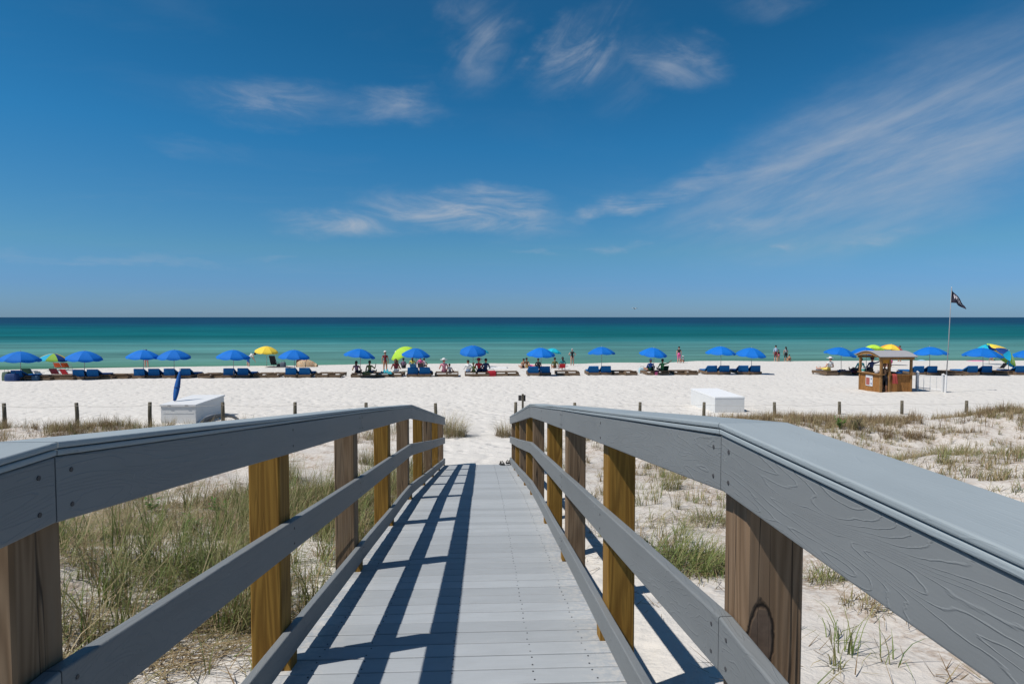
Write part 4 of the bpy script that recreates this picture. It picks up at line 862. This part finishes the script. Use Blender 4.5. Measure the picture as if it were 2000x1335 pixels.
person(1051, 720, 'sand', 'person in black sitting behind the tenth blue umbrella pole', 'brown', 'black', 'black', 'black', None, 0, 1.0, True, True)
person(1083, 718.5, 'prop', 'person in an olive top sitting right of the tenth blue umbrella', 'tan', 'olive', 'brown', 'black', None, 0, 1.08, False, True)
person(1098, 722, 'chair', 'person in teal with dark hair in a red and white chair', 'tan', 'teal', 'navy', 'black', None, .1, 1.0, False, True, hairlong=True)
person(1273, rowy(1273), 'recline', 'person in a blue shirt and pale cap under the twelfth blue umbrella', 'tan', 'blue', 'green', 'brown', ('lightblue', 'cap'), .1, 1.0, False, True, **RX)
person(1297, rowy(1297), 'raise', 'person in green raising an arm under the twelfth blue umbrella', 'brown', 'green', 'green', 'black', None, 0, 1.0, False, True, **RX)
person(1258, 707.8, 'sand', 'tiny dark figure at the waterline left of the twelfth blue umbrella', 'brown', 'black', 'black', 'black', None, 0, .6)
person(1626, rowy(1626), 'recline', 'woman in a white top and dark visor sitting left of the kiosk', 'pale', 'white', 'yellow', 'black', ('white', 'sun'), .2, 1.15, True, False, **RX)
person(1687, rowy(1687)+1, 'recline', 'person in teal with dark hair seen through the kiosk', 'brown', 'teal', 'black', 'black', None, 0, 1.12, True, True, **RX)
person(1710, rowy(1710)+1, 'raise', 'person in navy with a dark red hat seen through the kiosk', 'brown', 'navy', 'black', 'black', ('maroon', 'sun'), 0, 1.12, True, True, **RX)
person(1738, 716, 'sand', 'person in pink seated under the red and yellow umbrella', 'pink', 'pink', 'maroon', 'brown', None, 0, 1.0)
person(1941, 704, 'sand', 'child in bright green sitting near the water behind the blue umbrella', 'tan', 'lime', 'teal', 'brown', None, 0, .75)

# ------------------------------------------------------------------ chairs, bags and other beach gear
def beach_chair(px, py, label, cname, col, s=1.0, rz=0, tall=0):
    p = hit(px, py); t = thing('beach_chair', label, 'beach chair', p, rz, 'folding beach chairs'); t.scale = (s, s, s); cl = plain('sling_'+cname, col, .8, .12, 6); al = plain('chair_frame', (.42, .42, .43), .35)
    for sx in (-1, 1):
        x = .29*sx; fr = MB(); fr.tube([(x, -.28, .62+tall), (x, .0, .22), (x, .38, .26), (x, .46, .0)], .014, 6); fr.tube([(x, -.18, .44), (x, .2, .43), (x, .34, .40)], .02, 6); fr.tube([(x, .15, .24), (x, -.3, 0)], .013, 6); fr.obj('frame', al, t)
    b = MB(); b.add([(-.28, -.27, .62+tall), (.28, -.27, .62+tall), (.28, .0, .2), (-.28, .0, .2), (-.28, -.255, .625+tall), (.28, -.255, .625+tall), (.28, .015, .21), (-.28, .015, .21)], [(3, 2, 1, 0), (4, 5, 6, 7), (0, 1, 5, 4), (1, 2, 6, 5), (2, 3, 7, 6), (3, 0, 4, 7)]); b.obj('back_sling', cl, t)
    MB().box(-.28, .28, .018, .38, .215, .23).obj('seat_sling', cl, t)
beach_chair(114, 721.5, 'left one of the two orange-red beach chairs near the water', 'orange', (.62, .10, .03), 1.05); beach_chair(128.5, 721.5, 'right one of the two orange-red beach chairs near the water', 'orange', (.62, .10, .03), 1.05, .1)
beach_chair(108.5, 735.5, 'maroon beach chair left of the bright red one', 'maroon', (.14, .015, .03), 1.0); beach_chair(128, 736, 'bright red beach chair beside the maroon one', 'red', (.45, .02, .03), .95, -.2)
beach_chair(57, 738, 'wide dark green beach chair under the leftmost blue umbrella', 'darkgreen', (.02, .07, .045), 1.12); beach_chair(76.5, 737, 'small grey-blue beach chair right of the dark green one', 'greyblue', (.16, .22, .28), .75)
beach_chair(535, 716.5, 'tall black folding chair under the yellow umbrella', 'black', (.015, .015, .02), 1.15, -.25, .35)
beach_chair(807, 722.5, 'blue beach chair holding the sun-lit person', 'tealblue', (.02, .12, .3), .9); beach_chair(822, 721, 'dark beach chair holding the pink-shirted person', 'charcoal', (.05, .05, .06), .9)
beach_chair(1098, 722.5, 'red and white beach chair right of the tenth blue umbrella', 'red', (.45, .02, .03), .9); beach_chair(1956, 724, 'dark folding chair under the tilted striped umbrella', 'black', (.015, .015, .02), 1.1, .3)
beach_chair(1270, 729.5, 'dark green beach chair of the blue-shirted person', 'darkgreen', (.02, .07, .045), 1.0); beach_chair(1297, 729.5, 'dark green beach chair of the arm-raising person', 'darkgreen', (.02, .07, .045), 1.0)
def bag(px, py, name, label, cat, col, w, d, h, handle=True, dz=0, back=0):
    p = hit(px, py); p.y += back; p.z = gz(p.x, p.y)+dz; t = thing(name, label, cat, p, U(-.2, .2)); mb = MB(); n = 12
    for i, (f, r) in enumerate(((0, .92), (.08, 1), (.6, 1.02), (.9, .9), (1, .78))):
        for k in range(n):
            a = 2*math.pi*k/n; cx = math.copysign(abs(math.cos(a))**.5, math.cos(a)); sy = math.copysign(abs(math.sin(a))**.5, math.sin(a)); mb.v.append((cx*w/2*r, sy*d/2*r, h*f-.01))
    mb.f = [(i*n+k, i*n+(k+1) % n, (i+1)*n+(k+1) % n, (i+1)*n+k) for i in range(4) for k in range(n)]+[tuple(range(n-1, -1, -1)), tuple(4*n+k for k in range(n))]; mb.m = [0]*len(mb.f)
    mb.obj('body', plain('bag_'+col[0], col[1], .7, .15, 8), t)
    if handle: MB().tube([(-w*.3, 0, h*.95), (-w*.25, 0, h*1.25), (w*.25, 0, h*1.25), (w*.3, 0, h*.95)], .014, 6).obj('handle', plain('bag_strap', (.05, .05, .06)), t)
    return t
bag(24, 744, 'beach_bag', 'dark blue beach bag at the left picture edge', 'bag', ('navy', (.02, .05, .16)), .75, .5, .5)
bag(13, 743, 'backpack', 'grey-green backpack left of the dark blue bag', 'backpack', ('sage', (.09, .13, .10)), .45, .4, .6); bag(70, 743, 'cooler_bag', 'small navy cooler bag under the leftmost blue umbrella', 'cooler', ('slate', (.03, .07, .13)), .42, .35, .35)
bag(959, 734.5, 'cooler', 'large red cooler bag beside the ninth blue umbrella', 'cooler', ('red', (.42, .015, .03)), .82, .5, .42)
bag(585, 716, 'beach_bag', 'dark brown bag at the left end of the patterned beach tent', 'bag', ('darkbrown', (.07, .03, .02)), .6, .4, .75); bag(546, 716.5, 'beach_bag', 'small black bag right of the tall black chair', 'bag', ('black', (.02, .02, .025)), .45, .35, .35)
bag(553, 716.5, 'beach_bag', 'small grey bag right of the small black bag', 'bag', ('grey', (.12, .14, .17)), .5, .35, .5);
bag(1599, 728.5, 'bucket', 'grey-blue bucket left of the white-topped woman', 'bucket', ('greyblue', (.10, .14, .18)), .38, .38, .36);
bag(1254, 728, 'beach_bag', 'pale blue bag left of the blue-shirted person', 'bag', ('paleblue', (.35, .48, .52)), .55, .4, .42); bag(1283, 732, 'beach_bag', 'pink bag between the two green chairs', 'bag', ('pink', (.60, .10, .2)), .32, .28, .28, True, .0)
def towel(px, py, label, col, w, d, bumps=.12, dz=0, back=0, name='towel'):
    p = hit(px, py); p.y += back; p.z = gz(p.x, p.y)+dz; mb = MB(); nx, ny = 14, 8
    for j in range(ny+1):
        for i in range(nx+1):
            x = (i/nx-.5)*w; y = (j/ny-.5)*d; e = math.sin(math.pi*i/nx)*math.sin(math.pi*j/ny); mb.v.append((x, y, .012+bumps*e*(.6+.4*math.sin(i*1.9+j))*1.2))
    o = len(mb.v); mb.v += [(x, y, -.01) for x, y, z in mb.v]
    mb.f = [(j*(nx+1)+i, j*(nx+1)+i+1, (j+1)*(nx+1)+i+1, (j+1)*(nx+1)+i) for j in range(ny) for i in range(nx)]; mb.f += [tuple(o+k for k in f[::-1]) for f in mb.f]
    edge = [i for i in range(nx+1)]+[(j+1)*(nx+1)+nx for j in range(ny)]+[ny*(nx+1)+i for i in range(nx-1, -1, -1)]+[j*(nx+1) for j in range(ny-1, 0, -1)]
    mb.f += [(edge[k], edge[k-1], o+edge[k-1], o+edge[k]) for k in range(len(edge))]; mb.m = [0]*len(mb.f)
    tag(mb.obj(name, plain('towel_'+col[0], col[1], .95, .25, 9), None, True, p), label, 'towel')
towel(715, rowy(715), 'green towel draped over the loungers under the seventh blue umbrella', ('green', (.11, .20, .05)), .72, .9, .30, .26, .42)
towel(752, rowy(752), 'teal towel heaped on the lounger below the lime umbrella', ('teal', (.03, .26, .32)), .95, .7, .30, .26, .42)
towel(700, rowy(700), 'dark towel hanging over the lounger of the long-haired person', ('dark', (.05, .04, .045)), .6, .5, .25, .25, .3)
towel(1908, 704.5, 'bright pink towel spread on the sand right of the flagpole', ('pink', (.70, .16, .34)), 1.7, .9, .06)
towel(1672, rowy(1672), 'maroon towel lying on the lounger left of the kiosk', ('maroon', (.12, .03, .05)), .8, .7, .2, .24, .4); towel(1652, rowy(1652), 'dark blue towel on the lounger beside the white-topped woman', ('slateblue', (.02, .06, .11)), 1.1, .8, .14, .24, .45)
towel(545, 717, 'dark grey beach mat under the tall black chair', ('mat', (.10, .09, .085)), 2.4, 1.2, .03); towel(1800, 704, 'small blue and white towel near the water right of the kiosk', ('bluewhite', (.25, .42, .55)), .9, .6, .12)
towel(960, 718, 'large white sheet spread on the sand behind the ninth blue umbrella', ('white', (.62, .62, .62)), 3.0, 1.4, .05)
def beach_tent():
    p = hit(600, 716); t = thing('beach_tent', 'patterned beige beach tent near the sixth blue umbrella', 'tent', p); n = 12; L = 1.9; mb = MB()
    m, nt, b, o = material('patterned_tent_cloth'); tc = nt.n('ShaderNodeTexCoord').outputs['Object']; v = nt.n('ShaderNodeTexVoronoi', i_Scale=7.0); nt.put(v.inputs['Vector'], tc)
    nt.put(b.inputs['Base Color'], nt.ramp(v.outputs['Distance'], [(0, (.20, .05, .03)), (.35, (.42, .24, .12)), (.6, (.50, .40, .26)), (1, (.12, .07, .06))])); b.inputs['Roughness'].default_value = .9
    for i in range(9):
        x = (i/8-.5)*L; s = (1-abs(i/8-.42)**2*1.9)
        for k in range(n+1):
            a = math.pi*k/n; mb.v.append((x, -math.cos(a)*.65*s, max(0, math.sin(a))*.74*s-.03))
    mb.f = [(i*(n+1)+k, (i+1)*(n+1)+k, (i+1)*(n+1)+k+1, i*(n+1)+k+1) for i in range(8) for k in range(n)]+[tuple(range(n, -1, -1)), tuple(8*(n+1)+k for k in range(n+1))]; mb.m = [0]*len(mb.f)
    mb.obj('tent_cloth', m, t, True)
    for i in (0, 4, 8):
        x = (i/8-.5)*L; s = (1-abs(i/8-.42)**2*1.9)*1.02; MB().tube([(x, -math.cos(math.pi*k/12)*.65*s, math.sin(math.pi*k/12)*.74*s-.03) for k in range(13)], .016, 6).obj('hoop', plain('tent_hoop', (.04, .04, .05)), t)
beach_tent()

# ------------------------------------------------------------------ kiosk, flagpole, white fence
M_KIOSK = post_material('varnished_kiosk_wood', (.40, .185, .055), (.20, .085, .025)); M_KPOST = post_material('kiosk_post_wood', (.34, .19, .075), (.19, .095, .035)); M_ROOF = plain('pale_grey_roofing', (.29, .285, .30), .6, .1, 4); M_DK = plain('interior_shade', (.03, .022, .018), .9)
def kiosk():
    fy = 30.75; x0 = at(1719.5, 771, fy).x; x1 = at(1778, 771, fy).x; g = gz((x0+x1)/2, fy); zb = g; by = fy+1.75; w = x1-x0
    t = thing('beach_kiosk', 'small open wooden kiosk with curved grey roof on the sand', 'kiosk', (x0, fy, zb)); d = by-fy; hw = .92; ph = 1.86
    def planks(n, a, b, mk):                 # each board of a half wall is a part
        for k in range(n):
            u0 = a+(b-a)*k/n; u1 = a+(b-a)*(k+1)/n-.006; mk(u0, u1)
    off = lambda: U(-.004, .004)
    planks(11, .02, d-.02, lambda u, v: MB().box(-.012+off(), .012, u, v, -.1, hw-.03).obj('plank', M_KIOSK, t))                  # left side
    planks(7, .50, w-.02, lambda u, v: MB().box(u, v, -.012+off(), .012, -.1, hw-.03).obj('plank', M_KIOSK, t))                 # front, right of the doorway
    planks(11, .02, d-.02, lambda u, v: MB().box(w-.012, w+.012+off(), u, v, -.1, hw-.03).obj('plank', M_KIOSK, t))
    planks(10, .02, w-.02, lambda u, v: MB().box(u, v, d-.012, d+.012+off(), -.1, hw-.03).obj('plank', M_KIOSK, t))
    for x, y in ((.0, .0), (.45, 0), (w, 0), (0, d), (w, d), (.0, d*.52) if False else (.45, .62)): MB().box(x-.05, x+.05, y-.05, y+.05, -.15, ph).obj('corner_post', M_KPOST, t)
    for a in ((-.12, .16, -.09, d+.09), (.45, w+.1, -.10, .20), (w-.18, w+.1, .202, d+.09)): MB().box(*a, hw-.028, hw+.012).obj('counter_top', M_KPOST, t)
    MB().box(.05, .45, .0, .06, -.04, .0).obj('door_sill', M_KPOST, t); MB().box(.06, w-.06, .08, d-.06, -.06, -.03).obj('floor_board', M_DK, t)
    MB().box(.10, .43, d*.55, d*.56, 0, 1.0).obj('shade_panel', M_DK, t); MB().box(.06, w-.05, d*.60, d*.61, .05, .85).obj('shade_panel', M_DK, t)  # near-black sheets, like the floor: kiosk's inner shade put into the colour
    for y in (-.06, d+.02): MB().box(-.14, w+.14, y, y+.04, ph-.16, ph-.03).obj('beam', M_KPOST, t)
    MB().box(.06, .42, -.03, .0, ph-.36, ph-.165).obj('fascia_board', plain('orange_fascia', (.45, .20, .02), .6), t)
    # barrel roof, axis left-right
    n = 14; rise = .26; y0, y1 = -.22, d+.22; arc = [(y0+(y1-y0)*k/n, ph-.02+rise*math.sin(math.pi*k/n)) for k in range(n+1)]
    mb = MB(); 
    for x in (-.20, w+.20): mb.v += [(x, y, z) for y, z in arc]+[(x, y, z+.035) for y, z in arc]
    N = n+1; 
    for k in range(n): mb.f += [(k, k+1, 2*N+k+1, 2*N+k), (N+k, 3*N+k, 3*N+k+1, N+k+1), (k, N+k, N+k+1, k+1), (2*N+k, 2*N+k+1, 3*N+k+1, 3*N+k)]
    mb.f += [(0, 2*N, 3*N, N), (n, N+n, 3*N+n, 2*N+n)]; mb.m = [0]*len(mb.f); rf = mb.obj('roof', M_ROOF, t)
    for x in (-.155, w+.125):
        gb = MB()
        for xx in (x, x+.03): gb.v += [(xx, y, z-.001) for y, z in arc]+[(xx, y, max(ph-.03, z-.15)-.001-(.02 if k in (0, n) else 0)) for k, (y, z) in enumerate(arc)]
        for k in range(n): gb.f += [(k, N+k, N+k+1, k+1), (2*N+k, 2*N+k+1, 3*N+k+1, 3*N+k), (N+k, 3*N+k, 3*N+k+1, N+k+1), (k, k+1, 2*N+k+1, 2*N+k)]
        gb.m = [0]*len(gb.f); gb.obj('arched_gable', M_KPOST, rf)
    # poster on the left side wall
    pb = MB().box(-.035, -.018, .62, 1.20, .22, .80).obj('poster', plain('poster_white', (.62, .62, .64), .5, .04), t); pb['label'] = 'white poster with a red picture'
    MB().box(-.040, -.036, .86, 1.16, .27, .66).obj('poster_picture', plain('poster_red', (.36, .10, .08), .5, .5, 14), pb)
    for z in (.62, .36): MB().ell((-.037, .73, z), (.004, .045, .05), 10, 6).obj('poster_mark', plain('poster_blue', (.04, .07, .20), .5), pb)
    return Vector((x0, fy, zb)), w, d, hw
KO, KW, KD, KH = kiosk()
def kiosk_things():
    q = KO+Vector((.02, KD-.25, KH+.012)); t = thing('tub', 'white and teal tub on the kiosk counter', 'tub', q)
    MB().tube([(0, 0, 0), (0, 0, .2)], [.085, .10], 14).obj('body', plain('tub_white', (.6, .66, .66), .4), t); MB().tube([(0, -.0, .05), (0, 0, .15)], [.0905, .0985], 14).obj('label_band', plain('tub_teal', (.02, .28, .25), .5), t)
    q = KO+Vector((.02, .35, KH+.012)); t = thing('jug', 'grey rounded jug on the kiosk counter', 'jug', q); mb = MB(); mb.tube([(0, 0, 0), (0, 0, .1), (0, 0, .18), (0, 0, .21)], [.11, .115, .08, .03], 14); mb.obj('body', plain('jug_grey', (.42, .38, .37), .5), t, True); MB().tube([(.1, 0, .05), (.16, 0, .09), (.09, 0, .15)], .012, 6).obj('handle', plain('jug_grey', (.42, .38, .37), .5), t)
    q = KO+Vector((.64, -.06, KH+.02)); mb = MB(); nx = 8; prof = [(.24, .0), (.12, .008), (.0, .01), (-.075, -.01), (-.085, -.15), (-.082, -.34), (-.08, -.50)]
    for y, z in prof: mb.v += [(-.11+.03*i+(-z*.18)*(1 if i else 0), y+.012*math.sin(i*1.7), z) for i in range(nx+1)]
    o = len(mb.v); mb.v += [(x, y-.006 if z > -.02 else y-.006, z-.002) for x, y, z in mb.v]
    fs = [(r*(nx+1)+i, r*(nx+1)+i+1, (r+1)*(nx+1)+i+1, (r+1)*(nx+1)+i) for r in range(len(prof)-1) for i in range(nx)]; mb.f = fs+[tuple(o+k for k in f[::-1]) for f in fs]; mb.m = [0]*len(mb.f)
    tag(mb.obj('towel', plain('towel_redhang', (.36, .06, .05), .9), None, True, q), 'red towel hanging over the kiosk front wall', 'towel')
    q = KO+Vector((KW*.62, .05, KH+.014)); t = thing('folded_cloth', 'blue bundle on the kiosk front counter', 'cloth', q); mb = MB(); mb.ell((0, 0, .07), (.18, .10, .085), 12, 7); mb.ell((.12, .02, .12), (.1, .08, .07), 10, 6); mb.obj('bundle', plain('cloth_bluebundle', (.03, .12, .30), .9, .4, 20), t, True)
    q = KO+Vector((.62, .42, -.03)); 
kiosk_things()
person(1748, 769, 'stand', 'person in brown standing inside the wooden kiosk', 'brown', 'brown', 'black', 'black', None, 2.6, .88, True, True, dz=-.02, back=.85)
def flagpole():
    p = hit(1846, 766.5); top = at(1858.5, 562, p.y); d = top-p
    t = thing('flagpole', 'tall thin grey flagpole leaning slightly right of the kiosk', 'flagpole', p)
    MB().tube([(0, 0, -.3), d*.5+Vector((.02, 0, 0)), d], [.028, .022, .014], 8).obj('pole', plain('grey_pole', (.26, .27, .28), .45), t, True)
    MB().tube([d, d+Vector((.01, 0, .05))], [.03, .012], 8).obj('finial', plain('pale_finial', (.5, .5, .5), .4), t); MB().tube([(0, 0, -.2), d*.17], .05, 10).obj('base_sleeve', plain('white_pvc', (.66, .66, .66), .4, .05), t)
    f = thing('flag', 'dark flag with white lettering drooping from the flagpole', 'flag', p+d)
    k = p.y/31.0
    xt = np.array([.02, .10, .22, .42, .62, .80])*k; zt = np.array([-.04, -.16, -.34, -.58, -.78, -.98])*k; xb = np.array([-.045, .10, .26, .44, .62, .77])*k; zb = np.array([-.78, -.79, -.80, -.92, -1.04, -1.13])*k
    ub = np.linspace(0, 1, 6)
    def P(u, v, off=0):
        a = Vector((np.interp(u, ub, xt), 0, np.interp(u, ub, zt))); b = Vector((np.interp(u, ub, xb), 0, np.interp(u, ub, zb))); q = a.lerp(b, v)
        q.y = .07*math.sin(u*9+v*2.2)*min(1, u*4)+off; q.x += .012*math.sin(v*7+u*3)*u; return q
    def sheet(u0, u1, v0, v1, off, th, nx, ny):
        mb = MB()
        for o in (off, off+th):
            for j in range(ny+1):
                for i in range(nx+1): mb.v.append(tuple(P(u0+(u1-u0)*i/nx, v0+(v1-v0)*j/ny, o)))
        n = (nx+1)*(ny+1); fs = [(j*(nx+1)+i, j*(nx+1)+i+1, (j+1)*(nx+1)+i+1, (j+1)*(nx+1)+i) for j in range(ny) for i in range(nx)]
        ed = [i for i in range(nx+1)]+[(j+1)*(nx+1)+nx for j in range(ny)]+[ny*(nx+1)+i for i in range(nx-1, -1, -1)]+[j*(nx+1) for j in range(ny-1, 0, -1)]
        mb.f = fs+[tuple(n+q for q in f_[::-1]) for f_ in fs]+[(ed[q], ed[q-1], n+ed[q-1], n+ed[q]) for q in range(len(ed))]; mb.m = [0]*len(mb.f); return mb
    sheet(.07, 1, 0, 1, 0, .004, 24, 12).obj('cloth', plain('flag_navy', (.022, .02, .035), .8, .2), f, True)
    sheet(0, .068, 0, 1, 0, .005, 3, 10).obj('hoist_band', plain('flag_white', (.66, .66, .68), .8, .05), f, True)
    lw = plain('flag_letter', (.62, .58, .62), .8, .05)
    for a, b, c, e in ((.26, .29, .22, .60), (.26, .33, .38, .44), (.35, .38, .20, .55), (.40, .43, .25, .62), (.40, .48, .25, .32), (.49, .52, .22, .62), (.53, .58, .48, .56), (.59, .62, .2, .6), (.63, .70, .25, .33), (.63, .66, .34, .66), (.72, .75, .25, .6), (.80, .84, .30, .5)): sheet(a, b, c, e, -.012, .006, 3, 3).obj('lettering', lw, f)
flagpole()
def white_fence():
    a = hit(1791, 762.5); b = hit(1843, 766); t = thing('white_fence', 'low white picket fence between the kiosk and the flagpole', 'fence', a); v = b-a; pv = plain('white_pvc', (.66, .66, .66), .4, .05)
    for f, h in ((0, 1.0), (.97, .92)): q = v*f; mb = MB(); mb.box(q.x-.055, q.x+.055, q.y-.055, q.y+.055, q.z-.2, q.z+h); mb.add([(q.x-.07, q.y-.07, q.z+h), (q.x+.07, q.y-.07, q.z+h), (q.x+.07, q.y+.07, q.z+h), (q.x-.07, q.y+.07, q.z+h), (q.x, q.y, q.z+h+.08)], [(0, 1, 4), (1, 2, 4), (2, 3, 4), (3, 0, 4), (3, 2, 1, 0)]); mb.obj('post', pv, t)
    for z in (.86, .18): MB().tube([Vector((.0, 0, z)), v*.97+Vector((0, 0, z-.06))], .022, 6).obj('rail', pv, t)
    for k in range(1, 4):
        q = v*(k/4.2); MB().box(q.x-.012, q.x+.012, q.y-.035, q.y-.024, q.z+.08, q.z+.84).obj('picket', pv, t)
white_fence()
def sandals():
    for dx, lab, r in ((0, 'left dark sandal lying at the far end of the deck', .3), (.13, 'right dark sandal lying at the far end of the deck', -.2)):
        y = 13.25; p = Vector((.40+dx, y+dx*.6, deckz(y)+H+.012)); t = thing('sandal', lab, 'sandal', p, r, 'pair of sandals'); t.rotation_euler.x = math.atan2(deckz(13.3)-deckz(13.0), .3)
        mb = MB(); n = 14; ol = [(math.cos(2*math.pi*k/n)*.05*(1+.18*math.sin(2*math.pi*k/n)), math.sin(2*math.pi*k/n)*.14) for k in range(n)]; mb.v = [(x, y_, 0) for x, y_ in ol]+[(x, y_, .028) for x, y_ in ol]
        mb.f = [tuple(range(n-1, -1, -1)), tuple(range(n, 2*n))]+[(k, (k+1) % n, n+(k+1) % n, n+k) for k in range(n)]; mb.m = [0]*len(mb.f); mb.obj('sole', plain('sandal_sole', (.03, .03, .03)), t)
        MB().tube([(-.045, .0, .028), (-.02, .05, .075), (0, .09, .035), (.02, .05, .075), (.045, 0, .028)], .011, 6).obj('strap', plain('sandal_strap', (.05, .045, .04)), t)
sandals()
def gull():
    p = at(1240, 603, 120); t = thing('seagull', 'tiny grey gull flying just above the horizon', 'bird', p, .5); m = plain('gull_grey', (.30, .30, .31), .8); t.scale = (1.4, 1.4, 1.4)
    MB().tube([(0, -.24, .0), (0, -.1, .0), (0, .08, .01), (0, .2, .03), (0, .27, .02)], [.015, .06, .065, .045, .01], 8).obj('body', m, t, True)
    for s in (-1, 1):
        mb = MB(); vs = [(0, .1, .03), (s*.3, .16, .17), (s*.62, .02, .05), (s*.3, -.02, .16), (0, -.08, .03)]; mb.add(vs+[(x, y, z+.012) for x, y, z in vs], [(0, 1, 3, 4), (1, 2, 3), (9, 8, 6, 5), (8, 7, 6), (0, 5, 6, 1), (1, 6, 7, 2), (2, 7, 8, 3), (3, 8, 9, 4)]); mb.obj('wing', m, t)
gull()
